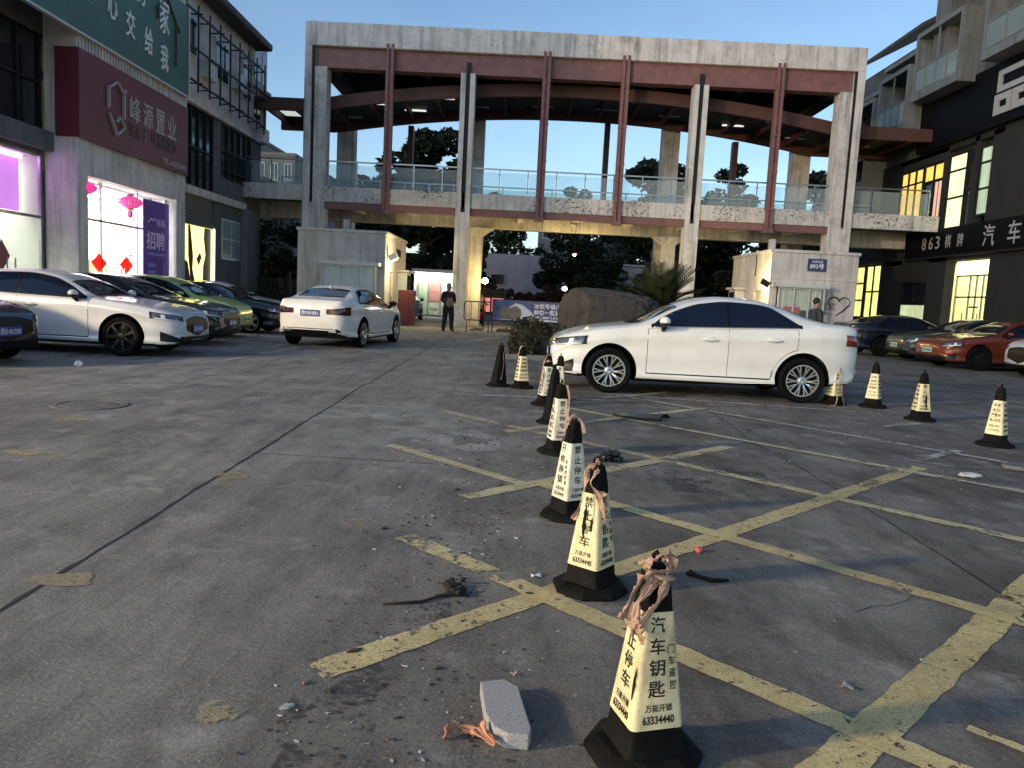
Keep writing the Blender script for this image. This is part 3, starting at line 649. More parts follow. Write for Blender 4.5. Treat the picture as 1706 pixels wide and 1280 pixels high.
# glass shop front: frames, panes, handles
m = MB()
for y in (20.46, 21.7, 23.72, 25.55): wbox(m, -11.92, -11.86, y-.03, y+.03, 0, 3.96)
wbox(m, -11.92, -11.86, 20.46, 25.56, 2.86, 2.93)
for y in (22.60, 22.82): m.tube([(.22, y-25, .75), (.22, y-25, 1.65)], .02, 8)
wbox(m, -11.80, -11.76, 22.58, 22.84, 1.18, 1.22)
for y in (20.6, 23.0): wbox(m, -11.9, -11.85, y, y+.42, 2.02, 2.06)
sf = m.build('glass_shopfront', M['steel'], wb)
m = MB(); wbox(m, -11.9, -11.885, 20.5, 25.52, .02, 3.95); m.build('pane', M['clear_glass'], sf)
m = MB()
for y in (12.5, 14.6, 16.85, 17.55, 19.85): wbox(m, -12.45, -12.38, y-.04, y+.04, 0, 4.34)
wbox(m, -12.45, -12.39, 12.5, 19.9, 2.75, 2.82)
for y in (18.4, 18.7): m.tube([(-.33, y-25, .8), (-.33, y-25, 1.7)], .02, 8)
sf = m.build('glass_shopfront', M['steel'], wb)
m = MB(); wbox(m, -12.43, -12.42, 12.5, 16.85, .02, 4.33); wbox(m, -12.43, -12.42, 17.55, 19.85, .02, 4.33); m.build('pane', glass('greenish_glass', (.82, .93, .72), .10), sf)
m = MB(); wbox(m, -14.6, -14.5, 16.5, 19.3, .05, 2.6); m.build('partition', pm('pale_green_partition', (.55, .62, .35), .7, var=.1), wb)
# gap shop window with cut-out figures: yellow light box
m = MB(); wbox(m, -12.15, -12.08, 27.02, 29.95, .46, 3.38); lw = m.build('light_box', emis('yellow_light_box', (.95, .90, .28), 1.15, .15, 1.5), wb)
M['poster_black'] = pm('poster_black', (.012, .012, .014), .5); M['poster_blue'] = pm('poster_blue', (.02, .02, .10), .5)
m = MB()
def lp(pts): m.prism([(-.075, y-25, 1.05+(z-.46)*.795) for (y, z) in pts], (.012, 0, 0))
lp([(27.05, .46), (27.05, 1.3), (27.25, 1.75), (27.45, 1.85), (27.75, 1.7), (27.9, 1.2), (28.05, .46)]); lp([(27.05, 3.38), (27.05, 1.9), (27.2, 2.0), (27.25, 2.6), (27.3, 3.38)])
lp([(27.78, 3.38), (27.95, 3.38), (28.1, 2.6), (28.2, 2.0), (28.15, 1.4), (28.35, .9), (28.3, .46), (28.0, .46), (27.95, 1.2), (27.8, 2.0)]); lp([(29.2, 3.38), (29.8, 3.38), (29.8, .46), (29.05, .46), (29.1, 1.6), (29.3, 2.1), (29.15, 2.9)])
lp([(28.5, 1.9), (28.8, 2.2), (28.95, 2.0), (28.7, 1.6)])
m.mi = 1; lp([(27.0, .46), (29.9, .46), (29.9, .8), (27.0, .78)]); lp([(27.3, 1.2), (27.4, 1.6), (27.5, 1.2), (27.45, .8), (27.35, .8)])
m.build('cut_out_figure', [M['poster_black'], M['poster_blue']], lw, fix=True)
m = MB(); wbox(m, -12.02, -11.98, 29.9, 29.97, .3, 3.4); m.build('light_strip', emis('white_edge_light', (1, 1, .9), 2.5), wb)
# fence by the far end
fe = thing('yard_fence', 'low dark metal fence between the shop corner and the guard booth', 'fence', (-10.6, 34, 0))
m = MB()
for i in range(24): m.box(-1.3+i*.115, -1.27+i*.115, -.02, .02, 0, 1.7)
for z in (.3, 1.0, 1.6): m.box(-1.3, 1.4, -.03, .03, z, z+.05)
for x in (-1.3, .3, 1.35): m.box(x-.06, x+.06, -.06, .06, 0, 2.0)
m.build('fence_rails', M['dark_metal'], fe)

# ---- signs on the west building
gsn = thing('green_billboard', 'large dark green billboard with white brush characters above the maroon sign', 'billboard', (-11.35, 20.6, 8.75))
M['sign_green'] = pm('green_sign_sheet', (.036, .115, .10), .5, var=.15, scale=.8)
m = MB(); m.box(-.1, .0, -7.6, 5.5, -1.35, 1.45); m.build('board', M['sign_green'], gsn)
m = MB(); m.box(-.1, .02, 5.5, 5.56, -1.35, 1.45); m.box(-.1, .02, -7.6, 5.5, -1.40, -1.35); m.build('board_trim', M['alu'], gsn)
def wsign(ps, y, z, s, b, mat, x=.012, fit=None, bold=0.0, parent=None): return text('lettering', b, s, frameM((x, y, z), (0, 1, 0), (0, 0, 1)), mat, parent, .006, bold=bold, fit=fit)
for (y, z, ch, s) in ((.0, 1.0, '把', 1.0), (.55, .95, '希', 1.0), (1.6, .90, '望', 1.1), (2.75, .72, '的', .9), (4.2, .52, '家', 1.2)):
    wsign(None, y-.42, z+.06, s, ch, M['white_paint'], fit=(s*.52, s*.86), bold=.012, parent=gsn)
for (y, z, ch) in ((.15, -.10, '安'), (1.2, -.25, '心'), (2.15, -.42, '交'), (3.2, -.55, '给'), (4.2, -.72, '我')):
    wsign(None, y-.42, z+.08, .9, ch, M['white_paint'], fit=(.5, .74), bold=.012, parent=gsn)
m = MB()
for a, b in (((3.6, .55), (4.35, 1.12)), ((4.35, 1.12), (5.2, .35)), ((4.95, .6), (4.95, -.75)), ((3.75, .7), (3.75, .3))): m.bar((.008, a[0]-.42, a[1]+.06), (.008, b[0]-.42, b[1]+.06), .012, .11, up=(1, 0, 0))
m.build('roof_outline', pm('dull_gold', (.09, .075, .03), .5), gsn)
rsn = thing('shop_sign', 'maroon shop sign with a pale house emblem above the bright doorway', 'sign', (-11.4, 19.9, 5.94))
def translucent(name, col, k=.65):
    m, n, b = _tree(name); b.inputs['Base Color'].default_value = (*col, 1); b.inputs['Roughness'].default_value = .7
    t = nd(n, 'ShaderNodeBsdfTranslucent'); t.inputs[0].default_value = (*col, 1); mx = n.nodes.new('ShaderNodeMixShader'); mx.inputs[0].default_value = k
    n.links.new(b.outputs[0], mx.inputs[1]); n.links.new(t.outputs[0], mx.inputs[2]); n.links.new(mx.outputs[0], n.nodes['Material Output'].inputs[0]); return m
M['paper_glow'] = translucent('thin_red_paper', (.85, .09, .06))
M['maroon'] = pm('maroon_sign_sheet', (.135, .018, .038), .45, var=.14, scale=.6)
m = MB(); m.box(-.1, .0, -.03, 6.3, -1.09, 1.09); m.box(-.62, -.1, -.03, .045, -1.09, 1.09); m.build('board', M['maroon'], rsn)
for i, ch in enumerate('峰源置业'): wsign(None, 2.75+i*.78, .22, .8, ch, M['dull_letter'], fit=(.6, .70), parent=rsn, bold=.006)
for i, ch in enumerate('好房子'): wsign(None, 2.6+i*.36, -.36, .4, ch, M['dim_letter'], fit=(.3, .42), parent=rsn)
for i, ch in enumerate('峰源给您办'): wsign(None, 3.9+i*.34, -.36, .4, ch, M['dim_letter'], fit=(.28, .42), parent=rsn)
wsign(None, 5.3, -.88, .2, 'TEL.63333440', M['dull_letter'], fit=(1.7, .18), parent=rsn, bold=.004)
m = MB()
def seg(a, b, wd=.11): m.bar((.02, *a), (.02, *b), .05, wd, up=(1, 0, 0))
seg((1.3, -.05), (1.3, .5)); seg((1.27, .45), (1.75, .72)); seg((1.72, .72), (2.1, .45)); seg((2.1, .5), (2.1, -.2)); seg((2.1, .62), (2.1, .5), .16)
seg((1.32, -.2), (1.72, -.72)); seg((1.68, -.72), (2.12, -.42)); seg((2.12, -.42), (1.86, -.2)); seg((1.88, -.18), (1.68, -.36))
m.build('house_emblem', M['dull_letter'], rsn)
# purple recruiting poster
po = thing('recruitment_poster', 'tall purple recruiting poster on the glass beside the bright doorway', 'poster', (-11.7, 24.62, 1.95))
M['purple'] = pm('purple_print', (.10, .035, .34), .4, var=.3, scale=.5)
m = MB(); m.box(-.02, 0, -.86, .86, -1.85, 1.85); m.build('sheet', M['purple'], po)
M['pinkish'] = pm('pale_pink_print', (.85, .68, .88), .5, var=.05)
wsign(None, .3, 1.2, .3, '乐铭', M['pinkish'], fit=(.5, .25), parent=po, x=.003); wsign(None, -.05, .62, .7, '招聘', M['pinkish'], fit=(1.2, .55), parent=po, x=.003, bold=.004)
m = MB()
for a, b in (((-.6, 1.15), (-.4, 1.3)), ((-.4, 1.3), (-.3, 1.22)), ((-.3, 1.22), (-.15, 1.32)), ((-.15, 1.32), (.0, 1.15))): m.bar((.004, *a), (.004, *b), .006, .08, up=(1, 0, 0))
m.build('peak_logo', M['pinkish'], po)
M['lilac'] = pm('lilac_print', (.5, .44, .72), .5, var=.05)
for (y, z, s_, w_, h_) in ((0, .2, '多劳多得上不封顶诚聘英才', 1.2, .09), (-.3, -.15, '招聘岗位', .55, .12), (-.3, -.36, '门店经纪人', .5, .1), (-.3, -.62, '薪资待遇', .55, .12), (-.02, -.82, '底薪提成五险一金', 1.05, .1), (-.3, -1.05, '联系电话', .55, .12), (-.25, -1.24, '63333440', .6, .12)):
    wsign(None, y, z, .12, s_, M['lilac'], fit=(w_, h_), parent=po, x=.003)
text('lettering', '\n'.join('加入我们一起赢'), .11, frameM((.003, .5, -.3), (0, 1, 0), (0, 0, 1)), M['lilac'], po, .002, fit=(.1, 1.0))
m = MB(); m.ball((.004, -.22, -1.47), (.003, .13, .15), 12, 8); m.build('portrait_face', pm('print_skin', (.5, .36, .3), .6), po, smooth=True)
m = MB(); m.ball((.002, -.22, -1.35), (.003, .14, .1), 12, 8); m.ball((.002, -.22, -1.74), (.003, .24, .14), 12, 8); m.build('portrait_hair', M['poster_black'], po, smooth=True)
# red lozenge papers and lanterns
for i, (y, lab) in enumerate(((21.55, 'red diamond paper on the bright shop glass, the one nearer the concrete pillar'), (23.05, 'red diamond paper on the bright shop glass, the one nearer the purple poster'))):
    m = MB(); m.prism([(0, -.40, 0), (0, 0, -.27), (0, .40, 0), (0, 0, .27)], (.006, 0, 0))
    o = tag(m.build('diamond_paper', M['paper_glow']), lab, 'paper', 'red diamond papers on the shop glass'); o.location = (-11.86, y, 1.74)
    text('lettering', '福', .3, frameM((.008, 0, 0), (0, 1, 0), (0, 0, 1)), translucent('orange_ink', (.9, .25, .12)), o, .001)
m = MB(); m.prism([(0, -.3, 0), (0, 0, -.38), (0, .3, 0), (0, 0, .38)], (.006, 0, 0))
o = tag(m.build('diamond_paper', pm('faded_red_paper', (.35, .10, .10), .7)), 'faded diamond paper on the violet-lit glass door', 'paper', 'red diamond papers on the shop glass'); o.location = (-12.36, 18.25, 1.74)
def lantern(y, z, lab, ch):
    o = thing('lantern', lab, 'lantern', (-11.72, y, z), group='lanterns under the shop lintel', sc=.70)
    m = MB(); m.lathe([(.12, .26), (.3, .2), (.46, .08), (.5, 0), (.46, -.08), (.3, -.2), (.12, -.26)], 28); m.build('lantern_body', M['lant'], o, smooth=True)
    m = MB(); m.lathe([(.13, .24), (.13, .32)], 16); m.lathe([(.13, -.32), (.13, -.24)], 16); m.tube([(0, 0, .3), (0, 0, .62)], .008, 5); m.build('rim_band', M['paper_red'], o)
    m = MB(); m.box(-.07, .07, -.10, .10, -.62, -.34)
    for k in range(14): m.tube([(rnd.uniform(-.03, .03), rnd.uniform(-.04, .04), -.6), (rnd.uniform(-.03, .03), rnd.uniform(-.03, .03), -1.12)], .005, 4)
    m.build('tassel', pm('pink_tassel', (.6, .08, .25), .7), o)
    if ch: text('lettering', ch, .3, frameM((.33, -.38, -.02), (.66, .75, 0), (0, 0, 1)), M['white_paint'], o, .004, fit=(.42, .26))
M['lant'] = emis('lit_lantern_silk', (.85, .05, .30), .55, .35, 5)
lantern(20.55, 3.66, 'pink lit lantern half hidden behind the concrete pillar', '')
lantern(23.0, 3.58, 'pink lit lantern hanging nearer the purple poster', '红灯')

# ================================================================== building on the east side
eb = thing('corner_building', 'dark building with balconies and lit windows behind the big black signs', 'building', (17.5, 34, 0))
def ebox(mb, x0, x1, y0, y1, z0, z1): mb.box(x0-17.5, x1-17.5, y0-34, y1-34, z0, z1)
m = MB()
ebox(m, 17.5, 17.9, 20, 29.55, 0, 8.6); ebox(m, 17.5, 17.9, 32.55, 33.95, 0, 4.0); ebox(m, 17.5, 17.9, 36.35, 38, 0, 4.0); ebox(m, 17.5, 17.9, 29.55, 38, 3.8, 5.15); ebox(m, 17.5, 17.9, 29.55, 30.2, 5.15, 8.6); ebox(m, 17.5, 17.9, 31.1, 31.4, 5.15, 8.6)
ebox(m, 17.5, 17.9, 33.3, 33.6, 5.15, 8.6); ebox(m, 17.5, 17.9, 37.4, 43, 5.15, 8.6); ebox(m, 17.5, 17.9, 29.55, 37.4, 8.4, 8.6); ebox(m, 17.5, 17.9, 33.6, 37.4, 5.15, 5.7); ebox(m, 17.5, 17.9, 33.6, 37.4, 8.1, 8.6); ebox(m, 17.5, 17.9, 34, 36.35, 2.95, 3.8)
ebox(m, 17.5, 17.9, 38, 43, 4.0, 5.15); ebox(m, 17.5, 17.9, 38, 38.4, 0, 4.0); ebox(m, 17.5, 17.9, 42.4, 43, 0, 4); ebox(m, 17.5, 17.9, 38.4, 42.4, 0, 1.2)
ebox(m, 29.9, 30, 20, 43, 0, 8.6); ebox(m, 17.9, 29.9, 42.9, 43, 0, 8.6)
m.build('wall', M.setdefault('east_wall', stained('slate_render', (.016, .017, .019), .6)), eb)
m = MB()
m.prism([(-1.1, 0.5, 13.9), (1.9, .5, 15.6), (12.5, .5, 15.6), (12.5, .5, 15.4), (1.9, .5, 15.4), (-1.1, .5, 13.75)], (0, 6.2, 0))
m.prism([(-1.3, -14, 14.6), (2.2, -14, 16.4), (12.5, -14, 16.4), (12.5, -14, 16.2), (2.2, -14, 16.2), (-1.3, -14, 14.45)], (0, 12.4, 0)); 
m.build('roof', M['tile_roof'], eb)
m = MB(); ebox(m, 16.9, 18.2, 33.2, 34.4, 12.2, 14.9); ebox(m, 17.4, 18, 31.9, 33.2, 12.6, 14.5); ebox(m, 17.3, 17.6, 20, 31.8, 12.3, 14.5); m.build('parapet_block', M['render_dark'], eb)
m = MB(); ebox(m, 17.6, 30, 20, 43, 8.6, 13.8); m.build('upper_wall', stained('grey_blue_render', (.085, .095, .105), .6), eb)
for (y, z) in ((30.4, 12.0), (35.2, 11.6), (38.5, 10.2), (38.5, 12.2), (29.6, 9.6)):
    m = MB(); ebox(m, 17.54, 17.59, y-.4, y+.4, z, z+1.2); f_ = m.build('upper_window', M['alu'], eb)
    m = MB(); ebox(m, 17.53, 17.538, y-.34, y-.03, z+.06, z+1.14); ebox(m, 17.53, 17.538, y+.03, y+.34, z+.06, z+1.14); m.build('pane', M['dark_glass'], f_)
# balconies
M['bal_glass'] = glass('balcony_glass', (.45, .55, .55), .35)
M['bal_wall'] = stained('balcony_render', (.15, .165, .175), .5)
def balcony(y0, y1, z, lit=False, depth=1.0):
    m = MB(); ebox(m, 17.5-depth, 17.59, y0, y1, z-.35, z); ebox(m, 17.5-depth, 17.59, y0-.12, y0, z-.35, z+2.5); ebox(m, 17.5-depth, 17.59, y1, y1+.12, z-.35, z+2.5); ebox(m, 17.5-depth, 17.59, y0, y1, z+2.3, z+2.5)
    b = m.build('balcony', M['bal_wall'], eb)
    m = MB(); n = 4
    for i in range(n):
        a = y0+(y1-y0)*i/n+.04; c = y0+(y1-y0)*(i+1)/n-.04; ebox(m, 17.5-depth+.05, 17.5-depth+.07, a, c, z+.05, z+.95)
    m.build('balcony_glass', M['bal_glass'], b)
    m = MB(); ebox(m, 17.5-depth+.03, 17.5-depth+.09, y0, y1, z+.95, z+1.02)
    for i in range(n+1):
        a = y0+(y1-y0)*i/n; ebox(m, 17.5-depth+.03, 17.5-depth+.09, a-.03, a+.03, z, z+.95 if i not in (0, 2, n) else z+2.3)
    m.build('balcony_rail', M['bal_wall'], b)
    m = MB(); ebox(m, 17.55, 17.58, y0+.3, y1-.3, z+.05, z+2.1); m.build('balcony_door', emis('lit_room', (.75, .8, .62), .22, .3) if lit else M['dark_glass'], b)
balcony(31.6, 34.9, 11.05, True); balcony(35.6, 38.2, 10.0); balcony(35.6, 38.2, 12.9, depth=.7) if False else None
balcony(38.9, 42.2, 9.4); balcony(38.9, 42.2, 12.1, depth=.6) if False else None
balcony(39.3, 42.6, 7.0); balcony(25, 29.8, 11.3); balcony(36, 41, 11.7, depth=.55) if False else None
m = MB(); ebox(m, 16.9, 17.5, 38.6, 42.6, 12.2, 12.4); ebox(m, 16.7, 17.5, 35.2, 38.4, 12.9, 13.1); m.build('ledge', M['bal_wall'], eb)
def lit_window(y0, y1, z0, z1, mat, nv, nh, x=17.62, nm='lit_window', splits=None):
    m = MB(); ebox(m, x, x+.03, y0, y1, z0, z1); o = m.build(nm, mat, eb)
    f = MB()
    for i in range(nv+1):
        y = y0+(y1-y0)*i/nv; ebox(f, x-.06, x-.005, y-.05, y+.05, z0, z1)
    for z in ([z0+(z1-z0)*i/nh for i in range(nh+1)] if splits is None else splits): ebox(f, x-.055, x-.006, y0, y1, z-.04, z+.04)
    f.build('window_frame', M['dark_metal'], o); return o
M['amber'] = painted_folds('amber_room', (1.0, .58, .12), .85, .3); M['pale_lit'] = painted_folds('pale_yellow_room', (.93, .90, .46), .9, .22); M['green_lit'] = painted_folds('pale_green_room', (.72, .84, .50), .5, .2); M['cool_lit'] = painted_folds('cool_room', (.55, .70, .50), .5, .4)
lit_window(35.35, 37.35, 5.72, 8.05, M['amber'], 3, 1, splits=(5.72, 7.45, 8.05)); lit_window(33.65, 35.25, 7.35, 8.05, M['amber'], 2, 1)
lit_window(33.65, 35.25, 5.72, 7.3, M['dark_glass'], 2, 1, nm='dark_window')
m = MB(); ebox(m, 17.57, 17.585, 34.05, 34.25, 5.75, 7.3); ebox(m, 17.57, 17.585, 33.72, 33.95, 5.75, 7.3); m.build('curtain', emis('pink_curtain', (.75, .45, .33), .5), eb)
lit_window(31.95, 33.25, 5.1, 8.15, M['pale_lit'], 1, 1, splits=(5.1, 6.4, 7.5, 8.15)); lit_window(31.4, 31.9, 5.1, 8.15, M['dark_glass'], 1, 2, nm='dark_window')
lit_window(30.25, 31.05, 5.5, 8.1, M['cool_lit'], 1, 1, splits=(5.5, 6.5, 7.5, 8.1)); lit_window(26.5, 29.4, 5.2, 8.0, M['dark_glass'], 3, 2, nm='dark_window')
lit_window(38.2, 39.6, 5.8, 7.3, emis('dim_room', (.8, .8, .4), .45, .5, 3), 2, 2); lit_window(40.2, 42.3, 5.6, 6.6, emis('dim_room', (.8, .8, .45), .3, .5, 3), 3, 1)
lit_window(38.5, 40.1, 1.3, 3.9, emis('yellow_room', (.93, .86, .26), .9, .45, 2.2), 2, 2); lit_window(40.3, 42.3, 1.3, 3.9, emis('yellow_room', (.93, .86, .26), .8, .5, 2.2), 2, 3)
lit_window(34.0, 36.3, .02, 2.0, M['green_lit'], 1, 1, nm='lit_shop_window'); lit_window(34.0, 36.3, 2.05, 2.95, M['dark_glass'], 2, 1, nm='dark_window')
m = MB(); ebox(m, 17.585, 17.6, 34.05, 35.5, .05, .75); m.build('teal_panel', emis('teal_panel', (.25, .62, .5), .4), eb)
m = MB(); ebox(m, 22.0, 22.1, 28, 33.5, 0, 3.8); ebox(m, 17.95, 22.0, 27.95, 28, 0, 3.8); ebox(m, 17.95, 22, 33.5, 33.55, 0, 3.8); ebox(m, 17.92, 22, 28, 33.5, .01, .03); ebox(m, 17.95, 22, 28, 33.5, 3.72, 3.79); m.build('room_lining', pm('pale_yellow_plaster', (.72, .70, .48), .8, var=.06), eb)
m = MB(); ebox(m, 18.4, 21.6, 28.5, 33.2, 3.64, 3.70); m.build('ceiling_light', emis('yellowish_ceiling', (1, .95, .62), 3.2), eb)
m = MB(); ebox(m, 20.2, 20.8, 29.2, 31.2, .03, 1.1); ebox(m, 21.7, 21.98, 28.4, 30, .03, 2.2); ebox(m, 21.7, 21.98, 31.4, 32.6, 1.1, 2.3); m.build('shop_counter', pm('counter_wood', (.35, .26, .15), .5), eb)
lw_ = MB(); ebox(lw_, 17.99, 18.0, 29.62, 32.48, .03, 3.2); lw_ = lw_.build('lit_shop_window', M['clear_glass'], eb)
m = MB()
for y in (29.63, 30.6, 31.05, 31.5, 32.47): ebox(m, 17.97, 18.02, y-.03, y+.03, .03, 3.2)
ebox(m, 17.97, 18.02, 29.6, 32.5, 2.3, 2.36); ebox(m, 17.97, 18.02, 29.6, 32.5, 3.16, 3.22); m.build('window_frame', M['steel'], lw_)
m = MB(); ebox(m, 17.95, 18.9, 29.6, 32.5, 3.25, 3.32); ebox(m, 17.93, 17.98, 29.6, 32.5, 3.3, 3.78); m.build('shop_ceiling', emis('shop_ceiling', (.95, .93, .5), 1.0), eb)
m = MB()
for y in (30.55, 31.6): m.tube([(.35, y-34, .9), (.35, y-34, 1.7)], .02, 6)
ebox(m, 17.93, 17.95, 30.7, 31.3, 1.9, 1.96); m.build('door_handle', M['dark_metal'], eb)
# black signs
sb = thing('black_billboard', 'blank black billboard with one large pale character near its end', 'billboard', (17.25, 30, 9.8))
M['sign_black'] = pm('black_sign_sheet', (.002, .002, .004), .6, var=.2, scale=.5, spec=.15)
m = MB(); m.box(0, .2, -9, 5.6, -1.15, 1.15); m.build('board', M['sign_black'], sb)
def esign(b, y, z, s, parent, mat=M['white_paint'], fit=None, bold=0.0): return text('lettering', b, s, frameM((-.006, y, z), (0, -1, 0), (0, 0, 1)), mat, parent, .005, fit=fit, bold=bold)
M['sign_letter'] = pm('sign_letter_grey', (.34, .34, .35), .5, var=.05)
m = MB()
def ring(y0, y1, z0, z1, t):
    m.box(-.08, -.001, y0, y1, z0, z0+t); m.box(-.08, -.001, y0, y1, z1-t, z1); m.box(-.08, -.001, y0, y0+t, z0+t, z1-t); m.box(-.08, -.001, y1-t, y1, z0+t, z1-t)
ring(-2.2, -.2, .02, .80, .2); ring(-1.1, -.1, -.80, -.06, .25); ring(-2.35, -1.2, -.80, -.06, .25)
m.build('lettering', M['sign_letter'], sb)
s8 = thing('black_shop_sign', 'long black shop sign with the number 863 above the yellow-lit doors', 'sign', (17.3, 30, 4.6))
m = MB(); m.box(0, .2, -8, 5.7, -.58, .55); m.build('board', M['sign_black'], s8)
m = MB(); m.box(-.02, .18, -8, 5.72, -.66, -.585); m.build('board_trim', M['dark_metal'], s8)
for (ch, px_, s) in (('8', 1540, .5), ('6', 1551, .5), ('3', 1562, .5), ('棋', 1579, .55), ('牌', 1599, .55)): esign(ch, AX(px_, 405, 17.3).y-30, -.02, s, s8, M['sign_letter'], fit=(.32 if s < .55 else .42, .52))
for (ch, px_) in (('汽', 1648), ('车', 1690), ('美', 1738), ('容', 1790)): esign(ch, AX(px_, 386, 17.3).y-30, .0, .95, s8, M['sign_letter'], fit=(.72, .82), bold=.004)

# ================================================================== things beyond the gate
def block(name, label, cat, x0, x1, y0, y1, h, mat, rows, cols, roof=None, parapet=True, lit=()):
    o = thing(name, label, cat, ((x0+x1)/2, (y0+y1)/2, 0)); a, b = (x1-x0)/2, (y1-y0)/2
    m = MB(); m.box(-a, a, -b, b, 0, h); m.build('wall', mat, o)
    if parapet:
        m = MB(); m.box(-a-.1, a+.1, -b-.1, b+.1, h, h+.25); m.build('roof', M['conc_dark'], o)
    k = 0
    for r in range(rows):
        for c in range(cols):
            z = h*(r+.35)/rows; wx = -a+(c+.5)*2*a/cols; ww_ = .28*2*a/cols
            m = MB(); m.box(wx-ww_, wx+ww_, -b-.06, -b+.02, z, z+1.3); f = m.build('window', M['alu'], o)
            m = MB(); m.box(wx-ww_+.06, wx-.03, -b-.07, -b-.062, z+.06, z+1.24); m.box(wx+.03, wx+ww_-.06, -b-.07, -b-.062, z+.06, z+1.24); m.build('pane', M['dark_glass'] if k not in lit else M['green_lit'], f); k += 1
    return o
M['far_wall'] = stained('far_render', (.17, .17, .175), .6); M['pink_wall'] = stained('pinkish_white_render', (.60, .50, .53), .85)
block('apartment_block', 'grey apartment block far behind the footbridge, the taller one beside the shop corner', 'building', -25, -21.2, 60, 75, 12.6, M['far_wall'], 4, 3)
block('apartment_block', 'grey apartment block with a flat top, lower of the two behind the footbridge railing', 'building', -21, -17.9, 60, 74, 11.2, M['far_wall'], 4, 3)
ab = block('apartment_block', 'narrow pale block with stacked balconies just past the shop corner', 'building', -17.5, -14.3, 42, 48, 6.9, M['far_wall'], 3, 2, lit=(0,))
for z in (1.6, 4.0):
    m = MB(); m.box(.5, 1.55, -3.9, -3.0, z-.2, z); m.box(.5, 1.55, -3.9, -3.8, z, z+.9); m.box(1.45, 1.55, -3.8, -3.0, z, z+.9); m.build('balcony', M['far_wall'], ab)
pw = block('low_building', 'low pinkish-white building with a blank wall beyond the gate', 'building', -5.2, 7.4, 60, 66, 4.7, M['pink_wall'], 1, 0, parapet=False)
m = MB(); m.box(-3.6, -2.6, -3.08, -2.98, 2.4, 3.1); m.build('window', M['dark_glass'], pw)
gh = thing('gabled_house', 'small grey house with a gable roof between the dark trees', 'building', (8.2, 82, 0))
m = MB(); m.prism([(-3, -4, 0), (3, -4, 0), (3, -4, 6.2), (0, -4, 8.2), (-3, -4, 6.2)], (0, 8, 0)); m.build('wall', M['far_wall'], gh)
m = MB(); m.prism([(-3.4, -4.3, 6.0), (0, -4.3, 8.3), (3.4, -4.3, 6.0), (3.4, -4.3, 6.2), (0, -4.3, 8.55), (-3.4, -4.3, 6.2)], (0, 8.6, 0)); m.build('roof', M['far_wall'], gh)
for x in (-1.4, 1.2):
    m = MB(); m.box(x-.5, x+.5, -4.05, -3.95, 3.6, 5.0); m.build('window', M['dark_glass'], gh)
block('gate_house', 'dim grey-blue building standing behind the trees right of the gate pier', 'building', 1.5, 6.5, 88, 96, 10.5, M['far_wall'], 3, 3)
wk = thing('white_box_shed', 'small white shed between the bushes beyond the gate', 'shed', (7.3, 56, 0))
m = MB(); m.box(-1.1, 1.1, -1, 1, 0, 4.0); m.build('wall', pm('white_sheet', (.42, .43, .45), .6), wk)
m = MB(); m.box(-1.2, 1.2, -1.1, 1.1, 4.0, 4.12); m.build('roof', M['alu'], wk)
# lit kiosk with lockers
kk = thing('lit_kiosk', 'white kiosk glowing under a bright lamp canopy behind the standing person', 'kiosk', (-5.0, 47, 0))
m = MB(); m.box(-1.5, 1.4, 0, .2, 0, 2.3); m.box(-1.6, 1.5, -1.3, .2, 2.6, 2.8); m.box(-1.6, -1.45, -.2, .2, 0, 2.6); m.box(1.35, 1.5, -.2, .2, 0, 2.6); m.build('wall', M['room_white'], kk)
m = MB(); m.box(-1.4, 1.2, -1.1, -.6, 2.35, 2.55); m.build('canopy_lamp', emis('white_canopy_lamp', (1, 1, .9), 7.0), kk)
for (x0, x1, z0, z1, c) in ((-1.3, -.75, .1, 2.1, (.45, .60, .38)), (-.65, .0, .9, 2.1, (.55, .25, .22)), (-.65, .0, .1, .85, (.6, .62, .5)), (.1, .75, .1, 2.1, (.55, .65, .5)), (.85, 1.3, .1, 1.6, (.25, .35, .55))):
    m = MB(); m.box(x0, x1, -.25, -.002, z0, z1); m.box(x0+.1, x1-.1, -.27, -.252, (z0+z1)/2, (z0+z1)/2+.2); m.build('locker', pm('locker_paint', c, .5), kk)
nb = thing('notice_board', 'notice board with two pink-red panels behind the gate pier', 'notice board', (-1.7, 42, 0))
m = MB()
for x in (-.75, .75): m.box(x-.05, x+.05, -.05, .05, 0, 1.75)
m.box(-.85, .85, -.12, .12, 1.55, 1.72); m.box(-.75, .75, -.03, .03, .4, 1.5); m.build('frame', M['dark_metal'], nb)
for x in (-.36, .36):
    m = MB(); m.box(x-.31, x+.31, -.045, -.032, .55, 1.3); m.build('panel', emis('glowing_red_panel', (.75, .22, .20), .55, .15), nb)  # red panels with a weak emission of their own colour
def garden_lamp(x, y, z, col, lab, e):
    o = thing('garden_lamp', lab, 'lamp', (x, y, 0), group='lit lamps in the garden')
    m = MB(); m.lathe([(.06, 0), (.035, .2), (.03, z-.15), (.07, z-.13), (.07, z-.1)], 10); m.build('post', M['dark_metal'], o)
    m = MB(); m.ball((0, 0, z), .13); m.build('globe', emis('lamp_globe', col, e), o, smooth=True)
garden_lamp(-1.72, 34.75, 2.05, (1, .70, .22), 'small lamp with a glowing yellow globe beside the concrete gate column', 110)
garden_lamp(2.25, 42, 2.0, (1, .95, .85), 'small garden lamp with a glowing white globe among dark bushes', 7)
rc = thing('red_cabinet', 'dark red metal cabinet standing by the guard booth corner', 'cabinet', (-4.72, 31.6, 0))
m = MB(); m.box(-.32, .32, -.3, .3, .05, 1.45); m.build('body', pm('red_cabinet_paint', (.085, .014, .012), .45, var=.25), rc, bevel=.01)
m = MB(); m.box(-.30, .1, -.325, -.302, .12, 1.38); m.build('door', pm('red_cabinet_door_paint', (.10, .018, .015), .45, var=.25), rc)
